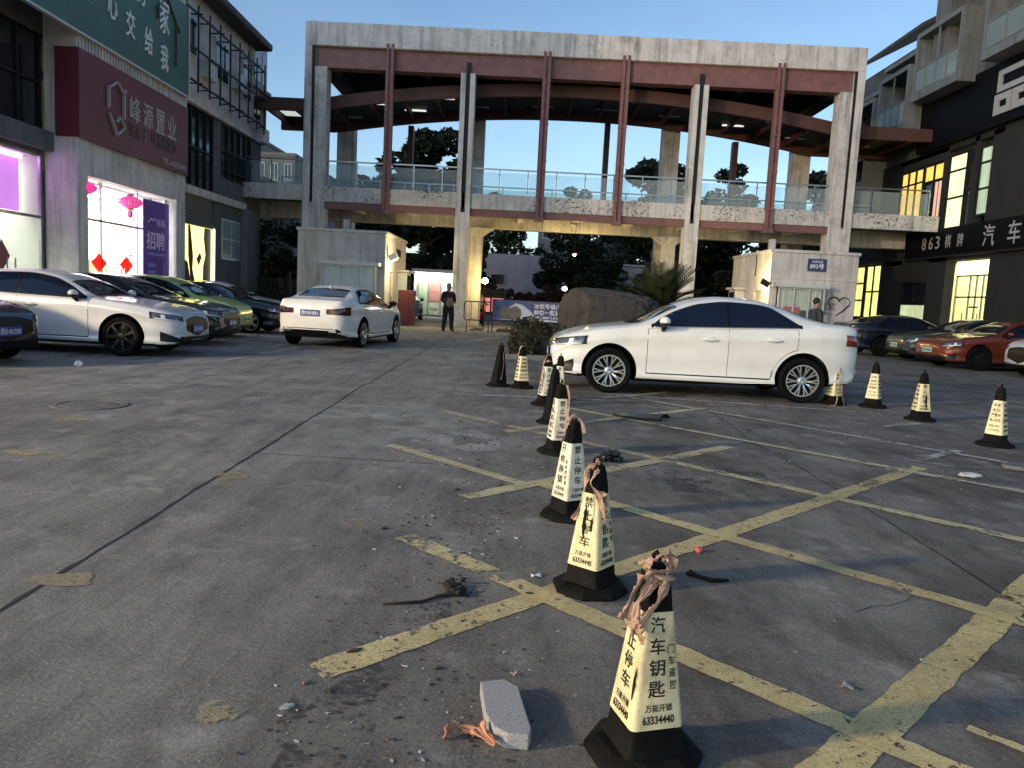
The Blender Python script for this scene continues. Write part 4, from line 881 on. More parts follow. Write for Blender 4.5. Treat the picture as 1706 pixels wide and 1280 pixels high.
text('lettering', '\n'.join('消防器材'), .16, frameM((.326, 0, .75), (0, 1, 0), (0, 0, 1)), M['dull_letter'], rc, .001)
for i, (Y, lab) in enumerate(((30.6, 'black and white speed hump just outside the gate'), (32.2, 'black and white speed hump under the gateway'))):
    m = MB()
    for k in range(22):
        m.mi = k % 2; x = -2.0+k*.5; m.prism([(x, -.18, .004), (x+.5, -.18, .004), (x+.5, -.08, .05), (x+.5, .08, .05), (x+.5, .18, .004), (x, .18, .004), (x, .08, .05), (x, -.08, .05)][:0] or [(x, -.18, .003), (x, -.07, .05), (x, .07, .05), (x, .18, .003)], (.5, 0, 0))
    o = tag(m.build('speed_hump', [M['black'], pm('white_rubber', (.4, .4, .38), .7)]), lab, 'speed hump'); o.location = (0, Y, 0)
# crowd barrier and banner
cb = thing('crowd_barrier', 'black tubular crowd barrier standing against the gate pier', 'barrier', (-1.66, 29.2, 0))
m = MB(); m.tube([(-.52, 0, .55), (-.52, 0, 1.05), (-.49, 0, 1.12), (-.42, 0, 1.15), (.46, 0, 1.15), (.5, 0, 1.1)], .022, 8); m.tube([(-.52, 0, .55), (-.49, 0, .48), (-.42, 0, .45), (.5, 0, .45)], .022, 8)
for x in (-.25, .02, .28): m.tube([(x, 0, .45), (x, 0, 1.15)], .012, 6)
for x in (-.42, .42): m.tube([(x, 0, .45), (x, 0, 0)], .02, 6); m.tube([(x, -.25, .02), (x, .25, .02)], .018, 6)
m.build('frame', M['dark_metal'], cb)
bn = thing('street_banner', 'wide blue advertising banner with white slogan on a low frame', 'banner', (.45, 29.2, 0))
m = MB()
for x in (-1.55, 1.5): m.tube([(x, 0, 0), (x, 0, 1.28)], .025, 6)
m.tube([(-1.55, 0, 1.27), (1.5, 0, 1.27)], .018, 6); m.tube([(-1.55, 0, .5), (1.5, 0, .5)], .018, 6); m.build('frame', M['dark_metal'], bn)
M['ban'] = pm('blue_banner_print', (.07, .085, .20), .6, var=.45, scale=1.6)
m = MB(); m.grid([[(-1.55+3.05*i/40, -.03+.012*math.sin(i*.9), z) for i in range(41)] for z in (.5, .88, 1.27)]); m.build('sheet', M['ban'], bn, smooth=True)
def bp(pts, mat, y=-.05): 
    m = MB(); m.prism([(x, y, z) for x, z in pts], (0, .004, 0)); return m.build('printed_picture', mat, bn)
M['ban_w'] = pm('banner_pale_print', (.55, .58, .62), .6, var=.1); M['ban_b'] = pm('banner_brown_print', (.17, .14, .10), .6, var=.3, scale=14)
bp([(-1.5, .53), (-1.0, .55), (-.2, .56), (.3, .6), (1.4, .56), (1.45, .52), (0, .52)], M['ban_w'], -.048); bp([(-.95, 1.0), (-.7, 1.17), (-.45, 1.12), (-.1, .88), (.1, .6), (-.6, .6)], M['ban_w'], -.049)
bp([(-1.25, .58), (-1.28, .9), (-1.12, 1.02), (-.95, .95), (-.85, 1.0), (-.68, 1.06), (-.5, .95), (-.45, .75), (-.55, .57)], M['ban_b'], -.056)
text('lettering', '冰饮号福山', .2, frameM((.5, -.06, 1.09), (1, 0, 0), (0, 0, 1)), M['white_paint'], bn, .002, fit=(1.0, .20), bold=.004)
text('lettering', '鲜爽一整夏', .2, frameM((.5, -.06, .86), (1, 0, 0), (0, 0, 1)), M['white_paint'], bn, .002, fit=(1.0, .19), bold=.004)
text('lettering', '清凉一夏好礼相送', .1, frameM((.48, -.06, .67), (1, 0, 0), (0, 0, 1)), M['white_paint'], bn, .002, fit=(1.05, .09), bold=.004)
# ================================================================== vegetation
def leaf_cloud(mb, blobs, n, size, r_=rnd, flat=.0):
    for _ in range(n):
        c, r = blobs[r_.randrange(len(blobs))]
        while True:
            p = Vector((r_.uniform(-1, 1), r_.uniform(-1, 1), r_.uniform(-1, 1)))
            if .15 < p.length < 1: break
        p = p.normalized()*(p.length**.5)
        q = Vector((c[0]+p.x*r[0], c[1]+p.y*r[1], c[2]+p.z*r[2]))
        a = Vector((r_.gauss(0, 1), r_.gauss(0, 1), r_.gauss(0, .7))).normalized(); b = a.orthogonal().normalized(); b.rotate(Matrix.Rotation(r_.random()*6.28, 3, a))
        s = size*r_.uniform(.6, 1.35)
        mb.add([q-a*s, q+b*s*.45, q+a*s, q-b*s*.45], [(0, 1, 2, 3)])
def tree_meshes(name, h, cr, seed, nleaf, size, crown0=.35, nblob=16, spread=1.0, mat='leaf'):
    r_ = random.Random(seed); t = MB(); tips = []
    top = h*.62; P = [(0, 0, 0), (r_.uniform(-.1, .1), 0, h*.2), (r_.uniform(-.2, .2), r_.uniform(-.2, .2), h*.42), (r_.uniform(-.3, .3), 0, top)]
    t.tube(P, [h*.022, h*.018, h*.014, h*.006], 8)
    for i in range(9):
        z = h*r_.uniform(.28, .6); a = r_.random()*6.28; L = cr*r_.uniform(.5, .95)*spread
        e = (math.cos(a)*L, math.sin(a)*L, min(h*.92, z+h*r_.uniform(.1, .3))); tips.append(e)
        t.tube([(0, 0, z), (e[0]*.45, e[1]*.45, z+(e[2]-z)*.35), e], [h*.010, h*.007, h*.002], 6)
    blobs = []
    for i in range(nblob):
        a = r_.random()*6.28; k = r_.random()**.6; z = h*(crown0+(1-crown0)*r_.random()); f = max(.25, 1-((z/h-(crown0+1)/2)/((1-crown0)/2+.02))**2)**.5
        R = cr*.34*r_.uniform(.6, 1.25); blobs.append(((math.cos(a)*cr*k*f*.85, math.sin(a)*cr*k*f*.85, min(z, h-R*.6)), (R, R, R*.75)))
    for e in tips: R = cr*.3; blobs.append((e, (R, R, R*.7)))
    c = MB(); leaf_cloud(c, blobs, nleaf, size, r_)
    return t, c, mat
TM = {}
def tree(kind, label, x, y, sc=1.0, rz=0.0, name='broadleaf_tree', group='trees beyond the gate'):
    o = thing(name, label, 'tree', (x, y, 0), rz, group, sc)
    if kind not in TM:
        t, c, mt = KINDS_[kind](); TM[kind] = (t.mesh('trunk', M['bark'], True), c.mesh('crown', M[mt]))
    for nm, me in zip(('trunk', 'crown'), TM[kind]):
        q = bpy.data.objects.new(nm, me); COL.objects.link(q); q.parent = o
    return o
KINDS_ = {'tall': lambda: tree_meshes('t', 11, 3.0, 3, 13000, .24, .26, 26), 'round': lambda: tree_meshes('r', 6, 3.2, 5, 12000, .20, .06, 26, mat='leaf'),
          'lacy': lambda: tree_meshes('l', 10.5, 2.4, 9, 4200, .20, .42, 13, mat='leaf2'), 'bushy': lambda: tree_meshes('b', 5.2, 2.3, 12, 6500, .16, .10, 18, mat='leaf2')}
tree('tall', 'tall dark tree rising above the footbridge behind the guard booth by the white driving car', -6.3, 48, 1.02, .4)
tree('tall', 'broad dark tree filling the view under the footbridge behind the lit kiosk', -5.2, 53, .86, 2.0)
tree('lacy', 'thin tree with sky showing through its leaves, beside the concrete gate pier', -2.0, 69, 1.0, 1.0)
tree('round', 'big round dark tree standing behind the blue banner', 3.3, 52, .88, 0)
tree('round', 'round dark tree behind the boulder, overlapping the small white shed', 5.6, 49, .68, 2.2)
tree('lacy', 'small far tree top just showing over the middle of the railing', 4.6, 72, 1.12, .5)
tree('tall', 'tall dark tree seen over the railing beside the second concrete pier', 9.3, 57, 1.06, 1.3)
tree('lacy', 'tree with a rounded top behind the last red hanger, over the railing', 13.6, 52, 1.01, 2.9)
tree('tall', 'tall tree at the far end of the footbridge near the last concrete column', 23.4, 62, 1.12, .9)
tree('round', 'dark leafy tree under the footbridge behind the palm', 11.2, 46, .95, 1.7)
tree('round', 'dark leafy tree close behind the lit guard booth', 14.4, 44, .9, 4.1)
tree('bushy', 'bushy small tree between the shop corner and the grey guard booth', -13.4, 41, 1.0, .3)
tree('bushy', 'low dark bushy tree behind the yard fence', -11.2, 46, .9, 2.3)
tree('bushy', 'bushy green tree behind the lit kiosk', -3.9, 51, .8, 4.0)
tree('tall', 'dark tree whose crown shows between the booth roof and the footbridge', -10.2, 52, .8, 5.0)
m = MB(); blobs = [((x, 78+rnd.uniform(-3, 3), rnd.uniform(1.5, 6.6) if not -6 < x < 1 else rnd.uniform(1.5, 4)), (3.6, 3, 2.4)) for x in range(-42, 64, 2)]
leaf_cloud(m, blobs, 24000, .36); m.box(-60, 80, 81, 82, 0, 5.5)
struct(m.build('far_treeline', M['leaf']), 'stuff')['label'] = 'dark mass of far trees along the horizon'
for i, (x0, x1, Y, h, lab, mt) in enumerate(((-2.4, 2.6, 46, 2.2, 'reddish dark shrub row below the pinkish-white wall', 'hedge_red'), (3.2, 9.0, 45, 2.2, 'dark green shrub row behind the boulder', 'hedge'), (-13.5, -9, 42, 1.5, 'low leafy shrub row behind the yard fence', 'hedge'))):
    m = MB(); leaf_cloud(m, [((x0+(x1-x0)*k/9, Y+rnd.uniform(-.4, .4), h*rnd.uniform(.35, .62)), ((x1-x0)/12, .8, h*.42)) for k in range(10)], 5000, .13)
    sh = thing('shrub_row', lab, 'shrubs', (0, 0, 0)); m.build('foliage', M[mt], sh)
    m = MB()
    for k in range(12): x = x0+(x1-x0)*(k+.5)/12; m.tube([(x, Y, 0), (x+rnd.uniform(-.1, .1), Y, h*.6)], .03, 5)
    m.build('stem', M['bark'], sh)
# island: hedge, boulder, sago palm
hd = thing('hedge', 'clipped dark hedge round the boulder in front of the gate', 'hedge', (2.3, 19.4, 0))
m = MB()
bl_ = []
for i in range(70):
    t = rnd.random(); 
    bl_.append(((rnd.uniform(-2.3, 3.6), rnd.uniform(-2.1, -1.0), rnd.uniform(.25, .66)), (.32, .3, .24)))
for i in range(20): bl_.append(((rnd.uniform(-2.4, -1.6), rnd.uniform(-1.6, 2.2), rnd.uniform(.25, .66)), (.3, .3, .24)))
leaf_cloud(m, bl_, 13000, .055); m.build('foliage', M['hedge'], hd)
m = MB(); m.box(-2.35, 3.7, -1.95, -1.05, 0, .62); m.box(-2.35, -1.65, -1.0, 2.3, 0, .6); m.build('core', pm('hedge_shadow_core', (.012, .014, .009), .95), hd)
kb = tag(MB().box(-.35, 6.2, 17.0, 17.12, 0, .12).box(-.35, -.23, 17.13, 21.9, 0, .12).box(-.2, 6.2, 17.13, 21.9, 0, .07).build('kerbed_bed', M['conc_dark'], bevel=.01), 'low concrete kerb and soil bed under the hedge', 'planting bed')
bm = bmesh.new(); bmesh.ops.create_icosphere(bm, subdivisions=6, radius=1)
for v in bm.verts:
    p = v.co.copy(); q = Vector((abs(p.x)**.6*math.copysign(1, p.x), abs(p.y)**.7*math.copysign(1, p.y), abs(p.z)**.55*math.copysign(1, p.z)))
    d = 1 + .12*noise.noise(p*1.6+Vector((3, 1, 2))) + .07*noise.noise(p*3.7) + .035*noise.noise(p*9) + .09*(noise.voronoi(p*1.7)[0][1]-noise.voronoi(p*1.7)[0][0])-.03 + .018*noise.noise(p*22)
    v.co = Vector((q.x*(1.28-.12*q.z)*d, q.y*.7*d, q.z*(.86-.09*q.x)*d))
    g_ = abs(v.co.x+.10)
    if g_ < .09: v.co.y *= .93+.07*g_/.09
me = bpy.data.meshes.new('boulder'); bm.to_mesh(me); bm.free(); me.polygons.foreach_set('use_smooth', [True]*len(me.polygons))
me.materials.append(stained('boulder_stone', (.056, .048, .042), .22))
o = bpy.data.objects.new('boulder', me); COL.objects.link(o); o.location = (2.22, 19.4, .85); tag(o, 'large brown boulder with a vertical groove standing in the hedge bed', 'boulder')
pl = thing('sago_palm', 'sago palm with stiff arching fronds beside the boulder', 'palm', (3.7, 20.6, 0))
m = MB(); m.lathe([(.22, 0), (.24, .5), (.2, 1.15), (.05, 1.25)], 14); m.build('trunk', M['bark'], pl)
for k in range(78):
    a = 2.39996*k+rnd.uniform(-.15, .15); el = rad(80-84*(k/78)+rnd.uniform(-6, 6)); L = rnd.uniform(1.2, 1.55)
    m = MB(); pts = []
    p = Vector((0, 0, 1.2)); d = Vector((math.cos(a)*math.cos(el), math.sin(a)*math.cos(el), math.sin(el)))
    for i in range(12):
        pts.append(p.copy()); p = p+d*(L/11); d = (d+Vector((0, 0, -.075))).normalized()
    m.tube(pts, [.014-.001*i for i in range(12)], 4)
    sd = Vector((-math.sin(a), math.cos(a), 0))
    for i in range(2, 12):
        for q in (0, .5):
            if i == 11 and q: continue
            c = pts[i].lerp(pts[min(i+1, 11)], q); ll = .30*math.sin(math.pi*(i+q+1)/14)+.03; fw = (pts[min(i+1, 11)]-pts[i-1]).normalized()
            for s_ in (-1, 1):
                e = c+(sd*s_*.8+fw*.55+Vector((0, 0, .22)))*ll; m.add([c-fw*.03, e, c+fw*.03], [(0, 1, 2)])
    m.build('frond', M['frond'], pl)
# ================================================================== cars
def pw_(keys):
    ks = sorted(keys); X = [k[0] for k in ks]; Y = [k[1] for k in ks]; n = len(X)
    d = [(Y[i+1]-Y[i])/(X[i+1]-X[i]) for i in range(n-1)]; m = [d[0]]+[0]*(n-2)+[d[-1]]
    for i in range(1, n-1):
        if d[i-1]*d[i] <= 0: m[i] = 0
        else:
            w1 = 2*(X[i+1]-X[i])+(X[i]-X[i-1]); w2 = (X[i+1]-X[i])+2*(X[i]-X[i-1]); m[i] = (w1+w2)/(w1/d[i-1]+w2/d[i])
    def f(x):
        if x <= X[0]: return Y[0]
        if x >= X[-1]: return Y[-1]
        i = 0
        while x > X[i+1]: i += 1
        h = X[i+1]-X[i]; t = (x-X[i])/h
        return (2*t**3-3*t*t+1)*Y[i]+(t**3-2*t*t+t)*h*m[i]+(-2*t**3+3*t*t)*Y[i+1]+(t**3-t*t)*h*m[i+1]
    return f
CARS = {
 'sedan': dict(L=4.2816, wf=1.335, wr=-1.305, R=.318, rim=.222,
   top=[(2.23, .60), (2.19, .70), (2.08, .775), (1.6, .905), (1.2, .965), (1.02, .995), (.45, 1.265), (.1, 1.375), (-.3, 1.42), (-.7, 1.405), (-1.1, 1.315), (-1.6, 1.155), (-1.8, 1.115), (-2.05, 1.10), (-2.16, 1.07), (-2.23, .93)],
   belt=[(2.23, .58), (2.0, .75), (1.3, .885), (.9, .93), (-.4, .985), (-1.4, 1.02), (-1.9, 1.03), (-2.15, 1.0), (-2.23, .9)],
   W=[(2.23, .50), (2.19, .62), (2.08, .745), (1.85, .845), (1.4, .89), (0, .9), (-1.3, .892), (-1.85, .84), (-2.08, .76), (-2.19, .66), (-2.23, .56)],
   T=[(2.23, .46), (2.1, .62), (1.6, .72), (1.05, .72), (.5, .60), (0, .545), (-.6, .545), (-1.1, .565), (-1.6, .62), (-1.9, .68), (-2.15, .64), (-2.23, .54)],
   bot=[(2.23, .33), (2.1, .23), (1.0, .19), (-1.0, .19), (-1.9, .24), (-2.15, .30), (-2.23, .40)],
   win=[(.80, -.005), (-.28, .0)], ws=(1.02, .43), rw=(-1.60, -1.04)),
 'coupe': dict(L=4.9, wf=1.50, wr=-1.36, R=.338, rim=.25,
   top=[(2.45, .62), (2.41, .72), (2.3, .79), (1.8, .91), (1.3, .975), (1.08, 1.0), (.5, 1.27), (.15, 1.395), (-.3, 1.45), (-.8, 1.435), (-1.3, 1.34), (-1.85, 1.165), (-2.1, 1.115), (-2.3, 1.105), (-2.40, 1.05), (-2.45, .92)],
   belt=[(2.45, .60), (2.2, .77), (1.45, .90), (1.0, .945), (-.4, .99), (-1.5, 1.02), (-2.05, 1.02), (-2.35, .98), (-2.45, .88)],
   W=[(2.45, .52), (2.40, .66), (2.27, .79), (2.0, .885), (1.5, .92), (0, .925), (-1.4, .92), (-2.0, .87), (-2.26, .79), (-2.40, .69), (-2.45, .58)],
   T=[(2.45, .46), (2.3, .64), (1.7, .74), (1.1, .74), (.5, .62), (0, .56), (-.7, .555), (-1.3, .58), (-1.85, .64), (-2.1, .70), (-2.35, .66), (-2.45, .55)],
   bot=[(2.45, .30), (2.3, .2), (1.1, .18), (-1.1, .18), (-2.1, .24), (-2.36, .32), (-2.45, .42)],
   win=[(.86, 0), (-.32, 0)], ws=(1.08, .47), rw=(-1.84, -1.22)),
 'hatch': dict(L=4.25, wf=1.32, wr=-1.30, R=.33, rim=.23,
   top=[(2.12, .66), (2.08, .78), (1.97, .86), (1.6, .98), (1.3, 1.05), (1.15, 1.08), (.6, 1.34), (.2, 1.49), (-.3, 1.55), (-.9, 1.53), (-1.5, 1.45), (-1.85, 1.25), (-2.03, 1.1), (-2.12, .9)],
   belt=[(2.12, .64), (1.9, .82), (1.3, .95), (.9, 1.0), (-.4, 1.03), (-1.4, 1.05), (-1.9, 1.03), (-2.12, .86)],
   W=[(2.12, .54), (2.07, .68), (1.93, .80), (1.65, .875), (1.2, .90), (0, .905), (-1.3, .895), (-1.75, .85), (-1.98, .78), (-2.08, .68), (-2.12, .58)],
   T=[(2.12, .48), (1.97, .64), (1.5, .74), (1.15, .73), (.6, .62), (0, .57), (-.9, .57), (-1.5, .58), (-1.9, .62), (-2.12, .5)],
   bot=[(2.12, .34), (1.98, .24), (1.0, .2), (-1.0, .2), (-1.8, .26), (-2.05, .34), (-2.12, .44)],
   win=[(.92, 0), (-.28, 0)], ws=(1.15, .58), rw=(-1.95, -1.56)),
}
_d = CARS['sedan']
for _k in ('top', 'belt', 'W', 'T', 'bot', 'win'): _d[_k] = [(x*.96, v) for x, v in _d[_k]]
_d['ws'] = tuple(x*.96 for x in _d['ws']); _d['rw'] = tuple(x*.96 for x in _d['rw'])
M['tyre'] = pm('tyre_rubber', (.0045, .0045, .0045), .85, var=.2, spec=.15); M['rim'] = pm('alloy_rim', (.62, .62, .60), .3, .85, var=.08); M['rim_dark'] = pm('dark_alloy_rim', (.008, .008, .008), .5, .2)
M['car_glass'] = pm('car_glass', (.006, .010, .022), .05, var=.1, spec=.55); M['car_glass_clear'] = pm('windscreen_glass', (.02, .026, .032), .04, var=.1, spec=.9)
M['car_glass_clear'].node_tree.nodes['Principled BSDF'].inputs['IOR'].default_value = 2.3
M['trim'] = pm('black_trim', (.006, .006, .007), .45, spec=.3); M['chrome'] = pm('chrome_trim', (.65, .65, .65), .15, 1.0, var=.03)
M['seam_dark'] = pm('panel_gap', (.02, .019, .018), .9); M['well'] = pm('wheel_well', (.006, .006, .006), .95)
M['head'] = pm('headlamp_glass', (.10, .105, .11), .1, .3, var=.7, scale=14, coat=1); M['drl'] = pm('white_light_guide', (.75, .76, .78), .2, .2, var=.05); M['tail'] = pm('tail_lamp', (.22, .012, .012), .12, var=.45, scale=9, coat=1); M['tail_dark'] = pm('smoked_tail_lamp', (.055, .014, .012), .12, var=.7, scale=11, coat=1)
M['plate_blue'] = pm('blue_number_plate', (.035, .05, .25), .4, var=.05); M['plate_green'] = pm('pale_green_number_plate', (.40, .62, .50), .4, var=.05)
def paint(name, c, metal=0.0, rough=.28, coat=.9, var=.07):
    m = pm(name, c, rough, metal, var=var, scale=1.2, coat=coat); n = m.node_tree; b = n.nodes['Principled BSDF']
    old = b.inputs['Base Color'].links[0].from_socket; dust = ramp(n, noise_n(n, 3.2, 7, .75, stretch=(.6, .6, 1.6)), [(.45, 0.0), (.75, .16 if sum(c) > .3 else .03)])
    n.links.new(mix(n, old, (.24, .22, .19), dust), b.inputs['Base Color'])
    n.links.new(ramp(n, noise_n(n, 5, 6, .7), [(.3, rough*.8), (.7, min(1.0, rough*1.8))]), b.inputs['Roughness']); n.links.new(ramp(n, noise_n(n, 2.5, 5, .7), [(.3, .02), (.7, .14)]), b.inputs['Coat Roughness'])
    return m
WHEELS = {}
def wheel_meshes(R, rim, style):
    k = (R, rim, style)
    if k in WHEELS: return WHEELS[k]
    t = MB(); w2 = .105
    t.lathe([(rim+.005, -w2*.8), (R-.03, -w2), (R-.008, -w2*.8), (R, -w2*.5), (R, w2*.5), (R-.008, w2*.8), (R-.03, w2), (rim+.005, w2*.8), (rim-.02, w2*.3), (rim-.02, -w2*.3), (rim+.005, -w2*.8)], 40, axis='Y', caps=False)
    r = MB()
    r.lathe([(rim, .085), (rim+.004, .095), (rim-.012, .095), (rim-.02, .04), (rim-.02, -.06), (rim, -.085)], 40, axis='Y', caps=False)
    r.lathe([(0, .082), (.03, .085), (.062, .074), (.07, .04)], 20, axis='Y', caps=False)
    n = 10 if style == 'ten' else 5 if style == 'five' else 7
    for i in range(n):
        a = 2*math.pi*i/n
        offs = (-.10, .10) if style == 'ten' else (-.12, .12) if style == 'five' else (0,)
        for o_ in offs:
            p0 = Vector((math.cos(a)*.05, .062, math.sin(a)*.05)); p1 = Vector((math.cos(a+o_*.55)*rim*.55, .082, math.sin(a+o_*.55)*rim*.55)); p2 = Vector((math.cos(a+o_*1.25)*(rim-.008), .085, math.sin(a+o_*1.25)*(rim-.008)))
            wd = .017 if style == 'ten' else .026 if style == 'five' else .045
            r.bar(p0, p1, wd, .02, up=(0, 1, 0)); r.bar(p1, p2, wd*.95, .02, up=(0, 1, 0))
    r.mi = 1; r.lathe([(rim-.022, .01), (.0, .01)], 30, axis='Y', caps=False)
    WHEELS[k] = (t, r); return WHEELS[k]
def build_car(name, label, style, mat, loc, heading, plate_f=None, plate_r=None, sc=1.0, wstyle='ten', rim_mat='rim', glass_='car_glass', cat='car', group=None, opt=()):
    D = CARS[style]; L = D['L']; h2 = L/2; f = {k: pw_(D[k]) for k in ('top', 'belt', 'W', 'T', 'bot')}
    root = thing(name, label, cat, loc, heading, group, sc)
    # --- body shell
    xs = []
    n_end = 7; 
    for i in range(n_end): xs.append(h2 - .02*i*(1+.35*i))
    a, b = xs[-1], -xs[-1]
    for i in range(1, 64): xs.append(a+(b-a)*i/64)
    for i in range(n_end-1, -1, -1): xs.append(-(h2 - .02*i*(1+.35*i)))
    def section(x):
        zb, zs, zt, W, T = f['bot'](x), f['belt'](x), f['top'](x), f['W'](x), f['T'](x)
        zs = min(zs, zt-.015); cab = max(0.0, min(1.0, (zt-zs-.06)/.3)); zm = zb+(zs-zb)*.45
        P = [(0, zb), (.80*W, zb), (.95*W, zb+.025), (.992*W, zb+.09), (.968*W, zb+.17), (.985*W, zm), (.980*W, zm+(zs-zm)*.45), (.992*W, zs-.105), (.966*W, zs-.045), (.94*W, zs)]
        sh = .94*W; tt = min(T, sh-.03)
        P += [(sh+(tt-sh)*(.14+.0*cab), zs+(zt-zs)*(.20 if cab > .3 else .35)), (sh+(tt-sh)*.62, zs+(zt-zs)*(.66)), (tt, zt-(.055*cab+.012)), (tt*.80, zt-.022*cab-.004), (tt*.4, zt-.004), (0, zt)]
        out = []
        for i in range(len(P)-1):
            p0, p1, p2, p3 = P[max(i-1, 0)], P[i], P[i+1], P[min(i+2, len(P)-1)]
            for q in range(4):
                t = q/4; o = []
                for c in (0, 1):
                    m1 = (p2[c]-p0[c])/2; m2 = (p3[c]-p1[c])/2; s_ = abs(p2[c]-p1[c])*1.5
                    m1 = max(-s_, min(s_, m1)); m2 = max(-s_, min(s_, m2))
                    o.append((2*t**3-3*t*t+1)*p1[c]+(t**3-2*t*t+t)*m1+(-2*t**3+3*t*t)*p2[c]+(t**3-t*t)*m2)
                out.append(tuple(o))
        out.append(P[-1]); return out
    rows = []
    for x in xs:
        s_ = section(x); rows.append([(x, y, z) for (y, z) in s_] + [(x, -y, z) for (y, z) in s_[-2:0:-1]])
    nring = len(rows[0]); bm_ = MB(); vs = [p for r in rows for p in r]
    fs = [(i*nring+j, i*nring+(j+1) % nring, (i+1)*nring+(j+1) % nring, (i+1)*nring+j) for i in range(len(rows)-1) for j in range(nring)]
    fs += [list(range(nring))[::-1], [(len(rows)-1)*nring+j for j in range(nring)]]
    bm_.add(vs, fs)
    bmx = bmesh.new(); me = bm_.mesh('body', [mat, M['well'], M['trim']], True); bmx.from_mesh(me); bmesh.ops.recalc_face_normals(bmx, faces=bmx.faces)
    for fc in bmx.faces:
        if fc.normal.z < -.55: fc.material_index = 2
    bmx.to_mesh(me); bmx.normal_update(); bvh = BVHTree.FromBMesh(bmx); bmx.free()
    body = bpy.data.objects.new('body', me); COL.objects.link(body)
    ar = D['R']+.06; cut = MB()
    cut.mi = 1
    for wx in (D['wf'], D['wr']):
        for s_ in (-1, 1): cut.lathe([(ar, s_*.52), (ar, s_*1.2)], 44, (wx, 0, D['R']+.01), axis='Y')
    co = cut.build('cut', [mat, M['well']])
    bo = body.modifiers.new('b', 'BOOLEAN'); bo.operation = 'DIFFERENCE'; bo.object = co; bo.solver = 'EXACT'
    dg = bpy.context.evaluated_depsgraph_get(); me2 = bpy.data.meshes.new_from_object(body.evaluated_get(dg)); body.modifiers.clear(); body.data = me2; me2.name = 'body'
    me2.polygons.foreach_set('use_smooth', [True]*len(me2.polygons)); me2.set_sharp_from_angle(angle=rad(38))
    bpy.data.objects.remove(co); body.parent = root
    # --- surface sampling
    def hit(o, d, off):
        r = bvh.ray_cast(Vector(o), Vector(d))
        if r[0] is None: r = bvh.find_nearest(Vector(o)+Vector(d)*4.2); return r[0]+r[1]*off
        nrm = r[1] if r[1].dot(Vector(d)) < 0 else -r[1]
        return r[0]+nrm*off
    def side(s, lo, hi, x0, x1, nx, nz, off, mb):
        rows_ = []
        for i in range(nx+1):
            x = x0+(x1-x0)*i/nx; a_, b_ = lo(x), max(hi(x), lo(x)+.002)
            rows_.append([hit((x, s*3, a_+(b_-a_)*j/nz), (0, -s, 0), off) for j in range(nz+1)])
        mb.grid(rows_)
    def azim(s, az, pts, nu, nv, off, mb):      # quad patch seen from azimuth az: pts = lo(u), hi(u) keyed by (x, y) ends
        (xa, ya, la, ha), (xb, yb, lb, hb) = pts; d = Vector((math.cos(az), s*math.sin(az), 0)); t = Vector((-d.y, d.x, 0)); rows_ = []
        ua, ub = t.dot(Vector((xa, s*ya, 0))), t.dot(Vector((xb, s*yb, 0)))
        for i in range(nu+1):
            k = i/nu; u = ua+(ub-ua)*k; lo, hi = la+(lb-la)*k, ha+(hb-ha)*k
            rows_.append([hit(t*u + d*5 + Vector((0, 0, lo+(hi-lo)*j/nv)), -d, off) for j in range(nv+1)])
        mb.grid(rows_)
    def end(sx, lo, hi, y0, y1, ny, nz, off, mb):
        rows_ = []
        for i in range(ny+1):
            y = y0+(y1-y0)*i/ny; a_, b_ = lo(y), hi(y); rows_.append([hit((sx*5, y, a_+(b_-a_)*j/nz), (-sx, 0, 0), off) for j in range(nz+1)])
        mb.grid(rows_)
    def topp(x0, x1, hw, nx, ny, off, mb, bow=0.0):
        rows_ = []
        for i in range(nx+1):
            k = i/nx; r_ = []
            for j in range(ny+1):
                v = -1+2*j/ny; x = x0+(x1-x0)*k + bow*(1-k)*(1-v*v); r_.append(hit((x, v*hw(x0+(x1-x0)*k), 4), (0, 0, -1), off))
            rows_.append(r_)
        mb.grid(rows_)
    belt, top = f['belt'], f['top']
    xa, xb = D['ws'][0]-.20, D['rw'][0]+.26          # side glass from A pillar foot to C pillar
    lo = lambda x: belt(x)+.028
    rf = lambda x: max(belt(x)+.03, min(top(x)-.105, 9))
    A0, C0 = D['ws'][0]-.22, D['rw'][0]+.30
    def hi(x):
        a_ = belt(A0)+.03+(A0-x)*.80; c_ = belt(C0)+.03+(x-C0)*.62; return max(lo(x)+.002, min(a_, c_, top(x)-.10))
    xm = D['win'][1][0]
    for s in (-1, 1):
        m = MB(); side(s, lambda x: lo(x)-.02, lambda x: hi(x)+.022, A0+.03, C0-.03, 46, 5, .004, m); o = m.build('window_trim', M['trim'], root, smooth=True)
        for (p, q) in ((A0, xm+.018), (xm-.018, C0)):
            m = MB(); side(s, lo, hi, p, q, 26, 6, .008, m); m.build('side_window', M[glass_], root, smooth=True)
        m = MB(); pts = [hit((A0+(C0-A0)*i/36, s*3, lo(A0+(C0-A0)*i/36)-.016), (0, -s, 0), .009) for i in range(37)]; m.tube(pts, .007, 5); 
        if 'chrome' in opt: m.build('chrome_strip', M['chrome'], root, smooth=True)
        # doors: gap strip then panel, slightly proud
        sill = .19
        def arch(x, wx): 
            rr = D['R']+.115; dx = x-wx; return D['R']+math.sqrt(max(0, rr*rr-dx*dx)) if abs(dx) < rr else 0
        dl = lambda x: max(f['bot'](x)+.13, arch(x, D['wr']), arch(x, D['wf'])); dh = lambda x: belt(x)-.006
